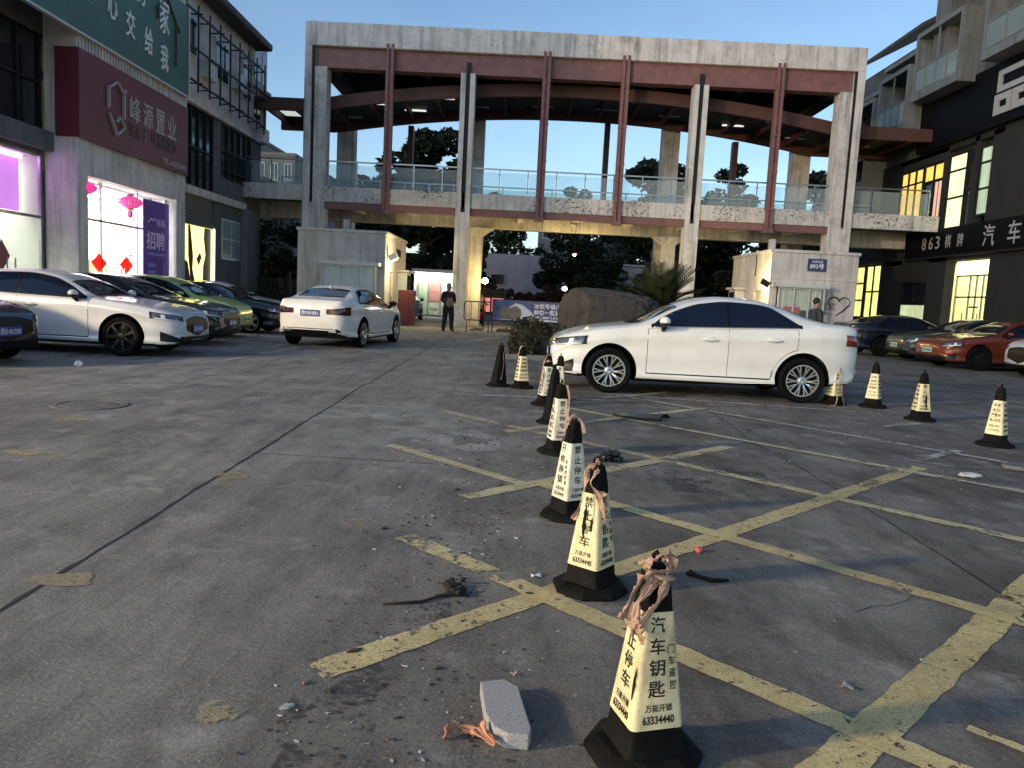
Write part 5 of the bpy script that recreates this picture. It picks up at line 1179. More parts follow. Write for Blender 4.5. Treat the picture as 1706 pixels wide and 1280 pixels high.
        for (p, q) in ((A0+.07, xm), (xm, D['wr']+.10)):
            m = MB(); g_ = .009; m.mi = 1; side(s, lambda x: dl(x)-g_, lambda x: dh(x), p+g_*.5, q-g_*.5, 24, 8, .0012, m)
            m.mi = 0; side(s, dl, lambda x: dh(x)-.004, p-g_*.4, q+g_*.4, 24, 8, .0032, m)
            d_ = m.build('door', [mat, M['seam_dark']], root, smooth=True)
            hx = q+.26 if q == xm else q+.33; hz = belt(hx)-.15; c = hit((hx, s*3, hz), (0, -s, 0), .022)
            m = MB(); m.ball(c, (.115, .016, .02), 12, 8); m.ball(hit((hx, s*3, hz+.002), (0, -s, 0), .004), (.085, .012, .04), 10, 6); m.build('door_handle', mat, d_, smooth=True)
        # mirror
        mx = A0-.13; c = hit((mx, s*3, belt(mx)-.01), (0, -s, 0), .0); c = Vector((mx, c.y+s*.125, belt(mx)+.085))
        m = MB(); m.ball(c+Vector((.0, 0, .012)), (.075, .10, .062), 14, 10); mr = m.build('wing_mirror', mat if 'blackmirror' not in opt else M['trim'], root, smooth=True)
        m = MB(); m.tube([hit((mx, s*3, belt(mx)-.03), (0, -s, 0), -.01), c+Vector((0, -s*.03, -.045))], [.03, .045], 8); m.ball(c+Vector((-.0, 0, -.022)), (.073, .095, .04), 12, 6); m.build('mirror_foot', M['trim'], mr, smooth=True)
        # lamps
        h = L/2; zf = belt(h-.25)
        m = MB(); azim(s, rad(52), ((h-.06, .50, zf-.145, zf-.05), (h-.47, .87, zf-.085, zf+.03)), 14, 4, .006, m); hl = m.build('headlamp', M['trim'], root, smooth=True)
        m = MB(); azim(s, rad(52), ((h-.08, .54, zf-.13, zf-.062), (h-.43, .865, zf-.07, zf+.018)), 14, 3, .010, m); m.build('lens', M['head'], hl, smooth=True)
        m = MB(); azim(s, rad(52), ((h-.075, .53, zf-.142, zf-.128), (h-.40, .862, zf-.086, zf-.068)), 14, 2, .013, m); azim(s, rad(52), ((h-.26, .76, zf-.10, zf-.028), (h-.31, .80, zf-.09, zf-.018)), 4, 3, .013, m); m.build('light_guide', M['drl'], hl, smooth=True)
        zr = belt(-h+.2)
        if 'widetail' in opt:
            m = MB(); azim(s, rad(142), ((-h+.02, .36, zr-.22, zr-.11), (-h+.30, .86, zr-.24, zr-.04)), 14, 4, .006, m)
        else:
            m = MB(); azim(s, rad(135), ((-h+.03, .46, zr-.22, zr-.07), (-h+.22, .84, zr-.20, zr-.05)), 12, 4, .006, m)
        m.build('tail_lamp', M['tail_dark'] if 'widetail' in opt else M['tail'], root, smooth=True)
        for wx in (D['wf'], D['wr']):
            t, r_ = wheel_meshes(D['R'], D['rim'], wstyle)
            w_ = t.build('wheel', M['tyre'], root, smooth=True, angle=40); w_.location = (wx, s*(.795 if style == 'sedan' else .815), D['R'])
            if s < 0: w_.rotation_euler = (0, 0, math.pi)
            q = r_.build('rim', [M[rim_mat], M['well']], w_)
    hwf = lambda x: min(f['T'](x)+.01, .75)*.93
    m = MB(); topp(D['ws'][0]-.02, D['ws'][1], hwf, 12, 14, .006, m, bow=.10); m.build('windscreen', M['car_glass_clear'], root, smooth=True)
    m = MB(); topp(D['rw'][0]+.02, D['rw'][1], lambda x: hwf(x)*.93, 10, 12, .006, m, bow=-.05); m.build('rear_window', M['car_glass_clear'], root, smooth=True)
    # nose: grille, lower intake, plate
    zf = belt(L/2-.25)
    if 'nogrille' not in opt:
        gw_ = .46; m = MB(); end(1, lambda y: .36+.12*abs(y/gw_), lambda y: zf-.055-.05*abs(y/gw_)**2, -gw_, gw_, 12, 6, .007, m); m.build('grille', M['trim'], root, smooth=True)
    m = MB(); end(1, lambda y: .255+.02*abs(y), lambda y: .36+.02*abs(y), -.62, .62, 16, 3, .006, m); m.build('lower_intake', M['trim'], root, smooth=True)
    for s in (-1, 1):
        m = MB(); azim(s, rad(48), ((L/2-.08, .55, .27, .33), (L/2-.30, .83, .29, .46)), 8, 4, .006, m); m.build('fog_recess', M['trim'], root, smooth=True)
    m = MB(); end(-1, lambda y: .25 if 'widetail' in opt else .34, lambda y: .46, -.70, .70, 16, 3, .006, m); m.build('rear_valance', M['trim'], root, smooth=True)
    for (sx, pl_) in ((1, plate_f), (-1, plate_r)):
        if not pl_: continue
        pz = .50 if sx > 0 else (.80 if 'widetail' in opt else .72)
        x = hit((sx*5, 0, pz), (-sx, 0, 0), .02).x
        m = MB(); m.box(x-.008, x+.008, -.22, .22, pz-.07, pz+.07); pb = m.build('number_plate', M['plate_green'] if 'ev' in opt else M['plate_blue'], root, bevel=.004)
        text('plate_lettering', pl_, .12, frameM((x+sx*.0095, 0, pz), (0, sx, 0), (0, 0, 1)), M['white_paint'] if 'ev' not in opt else M['trim'], pb, .001, fit=(.39, .095), bold=.002)
    if 'exhaust' in opt:
        for s in (-1, 1):
            m = MB(); m.box(-L/2-.01, -L/2+.08, s*.52-.10, s*.52+.10, .37, .43); m.build('exhaust_tip', M['chrome'], root, bevel=.015)
    if 'fin' in opt:
        m = MB(); m.prism([(-1.0, -.01, top(-1.0)-.01), (-1.22, -.01, top(-1.22)-.01), (-1.2, -.01, top(-1.2)+.06)], (0, .02, 0)); m.build('antenna_fin', mat, root)
    if 'emblem' in opt:
        zt_ = .93; x = hit((-5, 0, zt_), (1, 0, 0), .006).x
        m = MB(); m.bar((x, -.09, zt_), (x, .09, zt_), .02, .035); m.box(x-.005, x+.005, -.035, .035, zt_-.028, zt_+.028); m.build('boot_emblem', M['chrome'], root)
        m = MB()
        for y0 in (.35, -.55):
            for k in range(6): xx = hit((-5, y0+k*.035, .95), (1, 0, 0), .005); m.box(xx.x-.003, xx.x+.003, xx.y-.012, xx.y+.012, .94, .96)
        m.build('boot_badge', M['chrome'], root)
    if 'rack' in opt:
        for s in (-1, 1):
            m = MB(); m.tube([(.3, s*.56, top(.3)-.02), (.2, s*.58, top(.2)+.0), (-1.1, s*.58, top(-1.1)+.0), (-1.3, s*.56, top(-1.3)-.03)], .015, 6); m.build('roof_rail', M['trim'], root)
    return root
PI = math.pi
white = paint('white_car_paint', (.80, .78, .73)); white2 = paint('cool_white_car_paint', (.62, .62, .63)); blackp = paint('black_car_paint', (.010, .010, .012), 0, .2); navy = paint('dark_blue_car_paint', (.008, .011, .022), .3, .22)
green = paint('lime_green_car_paint', (.34, .47, .12), 0, .3); grey = paint('green_grey_car_paint', (.045, .056, .053), .4, .3); orange = paint('orange_red_car_paint', (.17, .028, .010), .3, .28)
# white car parked side-on behind the cones: wheel contacts solved from its near wheels
build_car('parked_car', 'white four-door saloon parked side-on behind the row of striped cones', 'sedan', white, (2.80, 12.36, 0), PI-.012, plate_f='苏E·70K15', sc=1.085, wstyle='ten', opt=('chrome',))
build_car('moving_car', 'white saloon driving away towards the gate with a blue rear plate', 'coupe', white, (-4.45, 19.55, 0), PI/2-.105, plate_r='苏E·B100U', wstyle='five', opt=('widetail', 'exhaust', 'fin', 'emblem', 'blackmirror'))
build_car('parked_car', 'white saloon with a black front grille parked nose-out before the violet-lit shop', 'coupe', white2, (-8.42, 14.15, 0), 0, plate_f='苏E·5A80K', wstyle='seven', rim_mat='rim_dark', sc=1.0, group='cars parked before the shops')
build_car('parked_car', 'black saloon parked between the white and the lime-green cars', 'coupe', blackp, (-8.85, 17.0, 0), .0, plate_f='苏E·3M21B', wstyle='five', sc=1.0, opt=('chrome',), group='cars parked before the shops')
build_car('parked_car', 'lime-green electric hatchback parked nose-out, pale plate', 'hatch', green, (-9.05, 19.6, 0), 0, plate_f='苏ED·10286', wstyle='seven', sc=.955, opt=('nogrille', 'ev'), group='cars parked before the shops')
build_car('parked_car', 'dark navy saloon parked between the lime-green car and the white driving car', 'coupe', navy, (-9.0, 22.3, 0), 0, plate_f='苏E·66Q1D', wstyle='five', sc=.95, group='cars parked before the shops')
build_car('parked_car', 'white saloon mostly hidden, only its roof shows before the grey guard booth', 'sedan', white2, (-9.9, 25.4, 0), 0, wstyle='five', group='cars parked before the shops')
build_car('parked_car', 'black car at the picture edge showing only its blue-plated nose', 'sedan', blackp, (-9.55, 11.35, 0), -.12, plate_f='苏E·0L020', wstyle='five', group='cars parked before the shops')
build_car('parked_car', 'dark blue-black coupe parked tail-out before the pale lit shop window', 'coupe', navy, (13.7, 27.6, 0), .08, plate_r=None, wstyle='seven', rim_mat='rim_dark', group='cars parked under the black signs')
build_car('parked_car', 'grey-green saloon parked between the dark coupe and the orange-red car', 'coupe', grey, (14.55, 25.2, 0), PI+.05, plate_f='苏ED·73C22', wstyle='five', opt=('nogrille', 'ev'), group='cars parked under the black signs')
build_car('parked_car', 'glossy orange-red saloon parked nose-out with a pale green plate', 'coupe', orange, (14.15, 22.5, 0), PI+.10, plate_f='苏ED·08815', wstyle='five', rim_mat='rim_dark', opt=('nogrille', 'ev'), group='cars parked under the black signs')
build_car('parked_car', 'pale car at the picture edge showing only a corner of its nose', 'hatch', white2, (14.75, 19.6, 0), PI, wstyle='five', group='cars parked under the black signs')
build_car('parked_car', 'dark car with red tail lamps standing past the red cabinet', 'hatch', blackp, (-6.05, 38.5, 0), PI/2-.05, wstyle='five', sc=.95)
# ================================================================== square no-parking cones
def sleeve_mat(name, c):
    m = pm(name, c, .42, var=.08, scale=5); n = m.node_tree; b = n.nodes['Principled BSDF']; old = b.inputs['Base Color'].links[0].from_socket
    g_ = ramp(n, noise_n(n, 9, 8, .75, stretch=(1, 1, .45), world=True), [(.50, 0.0), (.74, .75)]); q = mix(n, old, (.20, .16, .10), g_)
    sc_ = ramp(n, noise_n(n, 60, 5, .7, stretch=(1, 1, .12), world=True), [(.62, 0.0), (.70, .45)]); n.links.new(mix(n, q, (.16, .14, .11), sc_), b.inputs['Base Color'])
    bp_ = nd(n, 'ShaderNodeBump', i_Strength=.35, i_Distance=.02); n.links.new(noise_n(n, 14, 3, .5, world=True), bp_.inputs['Height']); n.links.new(bp_.outputs[0], b.inputs['Normal']); return m
M['sleeve'] = sleeve_mat('warm_lit_reflective_sleeve', (.80, .69, .40)); M['sleeve_w'] = sleeve_mat('white_reflective_sleeve', (.78, .73, .56))  # yellow cast of the lamplight is put into the yellower sleeve colour
M['cone_black'] = pm('dusty_black_rubber', (.0065, .0058, .005), .75, var=.5, scale=14, bump=.15, spec=.14)
M['letter_black'] = pm('black_print', (.012, .012, .012), .6)
def rsq(hw, z, r, n=4):                               # rounded square outline
    P = []
    for q in range(4):
        a0 = q*PI/2; cx_, cy_ = (hw-r)*(1 if q in (0, 3) else -1), (hw-r)*(1 if q in (0, 1) else -1)
        for i in range(n+1): a = a0+PI/2*i/n; P.append((cx_+r*math.cos(a), cy_+r*math.sin(a), z))
    return P
def loft(secs, mb, cap=True):
    n = len(secs[0]); vs = [p for s_ in secs for p in s_]; fs = [(i*n+j, i*n+(j+1) % n, (i+1)*n+(j+1) % n, (i+1)*n+j) for i in range(len(secs)-1) for j in range(n)]
    if cap: fs += [list(range(n))[::-1], [(len(secs)-1)*n+j for j in range(n)]]
    mb.add(vs, fs)
HW = lambda z: .085-.040*(z-.12)/.38                   # half width of the shaft
CZ0, CZ1 = .125, .475
def cone(label, loc, rz, sc, faces, kind='park', tilt=None, sleeve='sleeve', torn=False, dark=False):
    o = thing('warning_cone', label, 'cone', (loc[0], loc[1], .0), rz, 'square no-parking cones', sc)
    if tilt: o.rotation_euler = (tilt[0], tilt[1], rz)
    m = MB(); oc = lambda r, z: [(r*math.cos(PI/8+i*PI/4), r*math.sin(PI/8+i*PI/4), z) for i in range(8)]
    b = MB(); b.add([], []); vs = oc(.185, 0)+oc(.185, .02)+oc(.165, .034)+oc(.14, .045); b.add(vs, [list(range(8))[::-1]]+[(i*8+j, i*8+(j+1) % 8, (i+1)*8+(j+1) % 8, (i+1)*8+j) for i in range(3) for j in range(8)]+[[24+j for j in range(8)]])
    b.build('base', M['cone_black'], o, bevel=.006)
    loft([rsq(HW(.046)+.012, .046, .02), rsq(HW(.07), .07, .02), rsq(HW(.12), .12, .018), rsq(HW(.3), .3, .018), rsq(HW(.47), .47, .018), rsq(.045, .52, .022), rsq(.040, .57, .026), rsq(.034, .598, .026), rsq(.020, .612, .018)], m)
    m.build('shaft', M['cone_black'], o, smooth=True, angle=35)
    m = MB(); m.tube([(-.018, 0, .605), (-.02, 0, .63), (0, 0, .645), (.02, 0, .63), (.018, 0, .605)], .006, 6); m.build('handle', M['cone_black'], o, smooth=True)
    if dark: return o
    m = MB(); loft([rsq(HW(CZ0)+.0025, CZ0, .018), rsq(HW(.3)+.0025, .3, .018), rsq(HW(CZ1)+.0025, CZ1, .018)], m, cap=False); sl_ = m.build('sleeve', M[sleeve], o, smooth=True, angle=35)
    for k in range(4):
        txt = faces[k % len(faces)]
        a = k*PI/2; nx = Vector((math.cos(a), math.sin(a), 0)); rt = Vector((-math.sin(a), math.cos(a), 0))
        slope = (HW(CZ0)-HW(CZ1))/(CZ1-CZ0); up = (Vector((0, 0, 1))-nx*slope).normalized()
        def put(s_, u, z, w_, h_, bold=.0):
            text('lettering', s_, .05, frameM(nx*(HW(z)+.0038)+Vector((0, 0, z))+rt*u, rt, up), M['letter_black'], sl_, .0006, fit=(w_, h_), bold=bold)
        if txt == 'park':
            for i, ch in enumerate('禁止停车'): put(ch, 0, .435-.062*i, .046+.003*i, .049, .0005)
            put('万能开锁', 0, .190, .088, .022); put('63334440', 0, .155, .104, .025, .0010)
        elif txt == 'key':
            for i, ch in enumerate('汽车钥匙'): put(ch, -.008, .438-.064*i, .046+.003*i, .050, .0005)
            for i, ch in enumerate('门车遥控'): put(ch, .036+.003*i, .365-.036*i, .022, .028)
            put('万能开锁', 0, .190, .088, .022); put('63334440', 0, .155, .104, .025, .0010)
        elif txt == 'lock':
            for i, ch in enumerate('开修换锁'): put(ch, -.010, .438-.064*i, .043+.003*i, .048, .0004)
            for i, ch in enumerate('指纹密码锁'): put(ch, .034+.003*i, .36-.032*i, .02, .024)
            put('万能开锁', 0, .190, .088, .022); put('63334440', 0, .155, .100, .024)
        elif txt == 'grid':
            for i, row in enumerate(('开锁', '修锁', '配钥匙', '智能锁')): put(row, 0, .43-.052*i, .062+.012*i, .034, .0006)
            put('快速上门服务', 0, .215, .098, .022); put('63334440', 0, .172, .102, .020)
        else:
            for i, row in enumerate(('私家', '车位', '严禁停', '私人车位')): put(row, 0, .43-.052*i, .062+.012*i, .034, .0006)
            put('违者拖车后果自负', 0, .215, .098, .022); put('63334440', 0, .172, .102, .020)
    if torn:                                           # long rip in the sleeve with curled edge showing the black shaft
        for (k, u, z, h_, w_) in torn:
            a = k*PI/2; nx = Vector((math.cos(a), math.sin(a), 0)); rt = Vector((-math.sin(a), math.cos(a), 0))
            mk = lambda uu, zz: nx*(HW(zz)+.0052)+Vector((0, 0, zz))+rt*uu
            m = MB(); pts = []
            for i in range(9):
                t = i/8; pts.append(mk(u-w_*math.sin(PI*t)*(.5+.5*rnd.random()), z-h_/2+h_*t))
            for i in range(7, 0, -1):
                t = i/8; pts.append(mk(u+w_*math.sin(PI*t)*(.3+.5*rnd.random()), z-h_/2+h_*t))
            m.poly(pts); m.build('tear', M['cone_black'], o)
    return o
E2 = lambda px, py: G(px, py)
cs = []
c1 = cone('nearest square cone, with a thick twisted cloth strip knotted over its top', (.435, 2.20), rad(-73), .975, ['key', 'lock', 'park', 'park'], torn=[(3, .058, .26, .11, .010)])
c2 = cone('second nearest square cone, its sleeve ripped and a narrow strip hanging down it', (.39, 3.52), rad(-38), .985, ['key', 'lock', 'park', 'park'], torn=[(3, -.01, .34, .17, .016), (3, .03, .33, .07, .010)])
c3 = cone('third square cone in the row, upright, with lettering on both visible sides', (.36, 4.72), rad(-58), 1.0, ['park', 'key', 'key', 'lock'], sleeve='sleeve_w')
c4 = cone('fourth square cone in the row, a faded strip trailing down one edge', (.385, 6.72), rad(-75), 1.03, ['park', 'lock', 'key', 'lock'], sleeve='sleeve_w')
c4b = cone('black square cone half hidden behind the fourth cone of the row', (.40, 8.35), rad(-70), 1.0, ['park'], dark=True)
c5 = cone('square cone with a strip round its neck standing by the white car bumper', (.37, 9.75), rad(-75), 1.08, ['park', 'lock', 'key', 'lock'], sleeve='sleeve_w')
c5b = cone('square cone mostly hidden beside the front bumper of the white parked car', (.56, 10.35), rad(-90-10), 1.0, ['park', 'lock'], sleeve='sleeve_w')
c6 = cone('square cone with a grid of lettering standing next to the all-black cone', (.05, 11.5), rad(-70), 1.05, ['grid'], sleeve='sleeve')
c7 = cone('all-black square cone leaning a little, the farthest one on the lane side', (-.30, 11.6), rad(-60), 1.06, ['grid'], dark=True, tilt=(0, .08))
r1 = cone('square cone with long pale strips, at the rear wheel of the white parked car', (4.74, 11.52), rad(-67), 1.09, ['own', 'grid'])
r2 = cone('square cone between the white car tail and the ripped far cone', (5.28, 11.4), rad(-130), 1.09, ['grid', 'grid'])
r3 = cone('square cone with a black rip down its sleeve, beyond the yellow lines', (5.37, 10.2), rad(-92), 1.06, ['park', 'own', 'grid', 'own'], torn=[(0, .02, .24, .2, .02)])
r4 = cone('square cone standing alone nearest the picture edge on the kerb side', (5.27, 8.4), rad(-140), 1.06, ['own', 'own'])
# cloth and tape strips tied on the cones
def cloth_mat(name, c, k=.35):
    m = pm(name, c, .85, var=.35, scale=26, bump=.25); n = m.node_tree; b = n.nodes['Principled BSDF']; t = nd(n, 'ShaderNodeBsdfTranslucent'); n.links.new(b.inputs['Base Color'].links[0].from_socket, t.inputs[0])
    mx = n.nodes.new('ShaderNodeMixShader'); mx.inputs[0].default_value = k; n.links.new(b.outputs[0], mx.inputs[1]); n.links.new(t.outputs[0], mx.inputs[2]); n.links.new(mx.outputs[0], n.nodes['Material Output'].inputs[0]); return m
M['cloth'] = cloth_mat('dirty_pink_cloth', (.66, .44, .32)); M['tape'] = cloth_mat('faded_pink_tape', (.58, .40, .34)); M['tape_w'] = cloth_mat('pale_tape', (.68, .62, .56))
def ribbon(mb, pts, wd, tw=0.0, crumple=.25, n=40, seed=0):
    P = [Vector(p) for p in pts]; k = len(P)-1; rows = []; r_ = random.Random(seed)
    def cr(t):
        i = min(int(t*k), k-1); u = t*k-i; a, b, c, d = P[max(i-1, 0)], P[i], P[i+1], P[min(i+2, k)]
        return .5*((2*b)+(c-a)*u+(2*a-5*b+4*c-d)*u*u+(3*b-a-3*c+d)*u**3)
    ph = r_.random()*6
    for i in range(n+1):
        t = i/n; p = cr(t); d = (cr(min(1, t+.02))-cr(max(0, t-.02))).normalized(); u = d.orthogonal().normalized(); u.rotate(Matrix.Rotation(ph+tw*t, 3, d)); v = d.cross(u); row = []
        ww = wd*(.75+.35*math.sin(ph+t*9)+.15*math.sin(t*23))
        for j in range(13):
            q = (j/12-.5)*(1+(.35*noise.noise((t*30, j, seed*3.1)) if j in (0, 12) else 0)); row.append(p+u*q*ww+v*(abs(math.sin(q*9+t*4+ph))*crumple*ww*.30+noise.noise((t*7, q*4, seed))*crumple*ww*.16+q*q*ww*.9)+d*noise.noise((t*14, q*3, seed+9))*.006)
        rows.append(row)
    mb.grid(rows)
def strip(label, c, paths, mat, wd, name='cloth_strip', tw=5.0, crumple=.5):
    m = MB()
    for i, p in enumerate(paths): ribbon(m, p, wd, tw, crumple, seed=i+len(cs))
    cs.append(1); o = m.build(name, mat, smooth=True); so_ = o.modifiers.new('s', 'SOLIDIFY'); so_.thickness = .0015
    o.location = c.location; o.scale = c.scale
    return tag(o, label, 'cloth strip', 'strips tied on the cones')
strip('thick twisted pinkish cloth strip knotted on the nearest cone', c1, [
    [(.02, -.045, .60), (-.025, -.06, .595), (-.06, -.075, .56), (-.085, -.085, .51), (-.095, -.09, .465)],
    [(.0, -.055, .60), (-.03, -.075, .565), (-.065, -.095, .52), (-.085, -.10, .475), (-.075, -.105, .43)],
    [(.04, -.045, .595), (.03, -.07, .555), (.0, -.085, .515), (-.035, -.10, .47), (-.06, -.11, .425)],
    [(-.09, -.09, .47), (-.08, -.10, .445), (-.065, -.108, .43), (-.05, -.11, .40)],
    [(-.035, -.03, .60), (-.02, -.04, .63), (.01, -.02, .648), (.035, -.01, .63), (.045, -.02, .60)],
    [(.045, -.02, .61), (.03, -.05, .598), (-.01, -.06, .60), (-.035, -.04, .605)]], M['cloth'], .044, tw=.9, crumple=.7)
strip('narrow pale strip looped on the second nearest cone with ends hanging', c2, [
    [(0, -.03, .60), (-.02, -.055, .57), (-.035, -.06, .53), (.0, -.08, .48), (.03, -.095, .42), (.06, -.1, .33)], [(-.02, -.03, .61), (-.05, -.05, .58), (-.065, -.07, .50), (-.085, -.09, .42), (-.105, -.09, .36)],
    [(-.03, -.03, .60), (-.01, -.05, .63), (.0, -.03, .62)], [(.0, -.08, .50), (.03, -.085, .49), (.02, -.09, .46)]], M['cloth'], .026)
strip('faded tape loop with a short tail on the third cone', c3, [[(-.03, -.02, .60), (-.01, -.03, .64), (.02, -.02, .63), (.05, -.03, .60), (.06, -.04, .54)], [(-.04, -.03, .60), (-.055, -.05, .55), (-.075, -.05, .48)]], M['tape'], .024, 'tape_strip', 2.0, .3)
strip('long faded pink strip hanging down the side of the fourth cone', c4, [[(.0, -.02, .61), (.04, -.03, .58), (.06, -.05, .50), (.065, -.06, .40), (.05, -.08, .30), (.055, -.10, .17), (.045, -.12, .10)]], M['tape'], .045, 'tape_strip', 1.5, .4)
strip('faded strip wound round the neck of the cone by the bumper', c5, [[(.03, -.02, .62), (-.03, -.05, .58), (-.06, -.05, .50), (-.075, -.07, .40), (-.09, -.09, .28), (-.09, -.1, .16)], [(-.04, -.04, .53), (.0, -.06, .535), (.045, -.03, .53)]], M['tape'], .035, 'tape_strip', 1.2, .4)
strip('thin white strip lying over the top of the grid-lettered cone', c6, [[(.02, -.03, .61), (-.02, -.04, .62), (-.05, -.05, .56), (-.065, -.06, .49)]], M['tape_w'], .02, 'tape_strip', 1, .3)
strip('pinkish strip hanging down the all-black cone', c7, [[(.04, -.03, .61), (.07, -.05, .56), (.06, -.07, .46), (.07, -.08, .36), (.055, -.1, .2), (.05, -.1, .12)]], M['tape'], .04, 'tape_strip', 1.0, .4)
strip('long pale strips trailing to the ground from the cone by the rear wheel', c1 and r1, [[(.0, -.03, .61), (.03, -.05, .55), (.05, -.07, .42), (.06, -.09, .28), (.07, -.12, .12), (.08, -.2, .01)], [(.01, -.03, .6), (.02, -.07, .48), (.02, -.09, .3), (.0, -.12, .14), (-.06, -.22, .012), (-.13, -.25, .012)]], M['tape'], .028, 'tape_strip', 1.5, .3)

# ================================================================== litter on the ground
def lump(name, label, cat, c, r, mat, seed, amp=.35):
    bm = bmesh.new(); bmesh.ops.create_icosphere(bm, subdivisions=3, radius=1)
    for v in bm.verts:
        d = 1+amp*noise.noise(v.co*1.7+Vector((seed, 0, 0)))+amp*.6*noise.noise(v.co*4.5+Vector((seed, 3, 0))); v.co = Vector((v.co.x*r[0]*d, v.co.y*r[1]*d, v.co.z*r[2]*d))
    me = bpy.data.meshes.new(name); bm.to_mesh(me); bm.free(); me.materials.append(mat); o = bpy.data.objects.new(name, me); COL.objects.link(o); o.location = (c[0], c[1], r[2]*.75); return tag(o, label, cat)
p = [G(*q) for q in ((800, 1152), (838, 1148), (862, 1160), (884, 1232), (880, 1243), (845, 1240), (822, 1228), (808, 1205))]
m = MB(); c0 = Vector((0, 2.38, 0)); m.prism([(q.x-c0.x+ .0, q.y-c0.y-.03, .0) for q in p], (0, 0, .05))
st = m.build('stone_slab', pm('speckled_granite', (.33, .33, .33), .8, var=.45, scale=140, bump=.25), bevel=.004); st.location = (c0.x, c0.y, .001); st.rotation_euler = (0, 0, 0); tag(st, 'broken grey granite slab lying beside the nearest cone', 'stone slab')
m = MB(); pts = [G(745, 1238), G(765, 1222), G(790, 1226), G(808, 1240), G(825, 1256)]; ribbon(m, [(q.x, q.y, .022) for q in pts], .04, .6, .6, seed=44)
o = m.build('orange_scrap', pm('faded_orange_plastic', (.50, .22, .11), .6, var=.3, scale=20), smooth=True); o.modifiers.new('s', 'SOLIDIFY').thickness = .004; tag(o, 'curled faded orange plastic scrap beside the granite slab', 'scrap')
q = G(1164, 921); lump('crumpled_wrapper', 'small crumpled red wrapper on the yellow line', 'wrapper', (q.x, q.y), (.022, .018, .018), pm('red_wrapper', (.55, .10, .10), .5), 3.1)
q = G(131, 609); lump('crumpled_tissue', 'crumpled white tissue on the lane before the white parked car', 'tissue', (q.x, q.y), (.06, .05, .045), M['white_paint'], 8.3)
q = G(1616, 795); lump('white_rag', 'flattened white rag near the lone cone', 'rag', (q.x, q.y), (.10, .06, .02), pm('white_rag', (.5, .5, .5), .8), 5.5)
m = MB(); rows = []
for i in range(19):
    t = i/18; x = -.29+.58*t; y0 = .10*(1-(2*t-1)**2); h_ = .05+.035*t
    rows.append([(x, -y0, .004), (x, -y0-.012, h_*.6), (x, -y0-.002, h_), (x+.005, -y0+.06*(1-.5*t), h_+.008), (x+.005, -y0+.075*(1-.5*t), h_-.012)])
m.grid(rows); o = m.build('bumper_shard', pm('grey_plastic', (.035, .04, .045), .35, var=.3), smooth=True, angle=30); o.modifiers.new('s', 'SOLIDIFY').thickness = .004
q = G(1062, 700); o.location = (q.x, q.y+.05, 0); o.rotation_euler = (0, rad(2), rad(-16)); tag(o, 'curved grey broken bumper piece on the ground before the white car', 'car part')
q = G(1105, 697); lump('rubber_scrap', 'dark rubber scrap at the end of the broken bumper piece', 'scrap', (q.x, q.y), (.07, .04, .03), M['black'], 2.2)
m = MB(); m.tube([G(1145, 956, .012), G(1165, 962, .016), G(1185, 968, .014), G(1213, 968, .012)], [.012, .010, .012, .008], 6); m.tube([G(1150, 952, .01), G(1172, 966, .014)], [.008, .006], 5)
tag(m.build('black_twig', M['black'], smooth=True), 'short black broken strip lying in the shadow past the second cone', 'strip')
m = MB(); pts = [G(638, 1007, .006), G(675, 1005, .008), G(705, 1003, .008), G(735, 993, .01), G(762, 990, .012), G(780, 993, .01)]; m.tube(pts, [.006, .007, .007, .008, .012, .008], 6)
for k in range(30):
    c = G(758+rnd.gauss(0, 7), 986+rnd.gauss(0, 6)); m.ball((c.x, c.y, .010+rnd.random()*.014), (rnd.uniform(.014, .022), rnd.uniform(.012, .02), rnd.uniform(.010, .016)), 6, 4)
tag(m.build('muddy_rope', pm('muddy_dark_rope', (.010, .006, .006), .8, var=.4, scale=30), smooth=True), 'muddy dark rope end with a clump beside the yellow line', 'rope')
def card(name, label, px, py, w_, h_, rz, mat, cat):
    q = G(px, py); m = MB(); m.grid([[(w_*(i/4-.5), h_*(j/3-.5), .004+.006*math.sin(i*1.1+j)) for i in range(5)] for j in range(4)]); o = m.build(name, mat, smooth=True); o.location = (q.x, q.y, .004); o.rotation_euler = (0, 0, rz); o.modifiers.new('s', 'SOLIDIFY').thickness = .001; return tag(o, label, cat)
card('paper_scrap', 'white paper scrap on the asphalt beside the second nearest cone', 893, 962, .055, .045, .2, M['white_paint'], 'paper')
card('leaf_scrap', 'pale dry leaf lying up the lane from the granite slab', 858, 1127, .03, .025, .6, pm('dry_leaf', (.45, .33, .27), .7), 'leaf')
card('clear_film', 'pale plastic film scrap inside the hatched box', 1413, 1147, .05, .045, .9, pm('pale_film', (.3, .31, .31), .3), 'film')
q = G(1015, 780); lump('black_bag', 'black plastic bag crumpled behind the second nearest cone', 'bag', (q.x+.05, q.y+.25), (.09, .06, .05), pm('black_bag', (.006, .006, .008), .35), 6.6, .6)
q = G(1690, 780); m = MB(); pts = []
for i in range(22):
    a = 2*PI*i/22; k = 1+.3*noise.noise((math.cos(a)*1.5, math.sin(a)*1.5, 4)); pts.append((q.x+.45+.62*k*math.cos(a), q.y-.05+.20*k*math.sin(a), 0))
m.prism(pts, (0, 0, .035)); tag(m.build('cement_patch', M['conc_dark'], bevel=.01), 'raised rough cement patch by the lone cone', 'cement patch')
lit_ = [MB(), MB(), MB()]
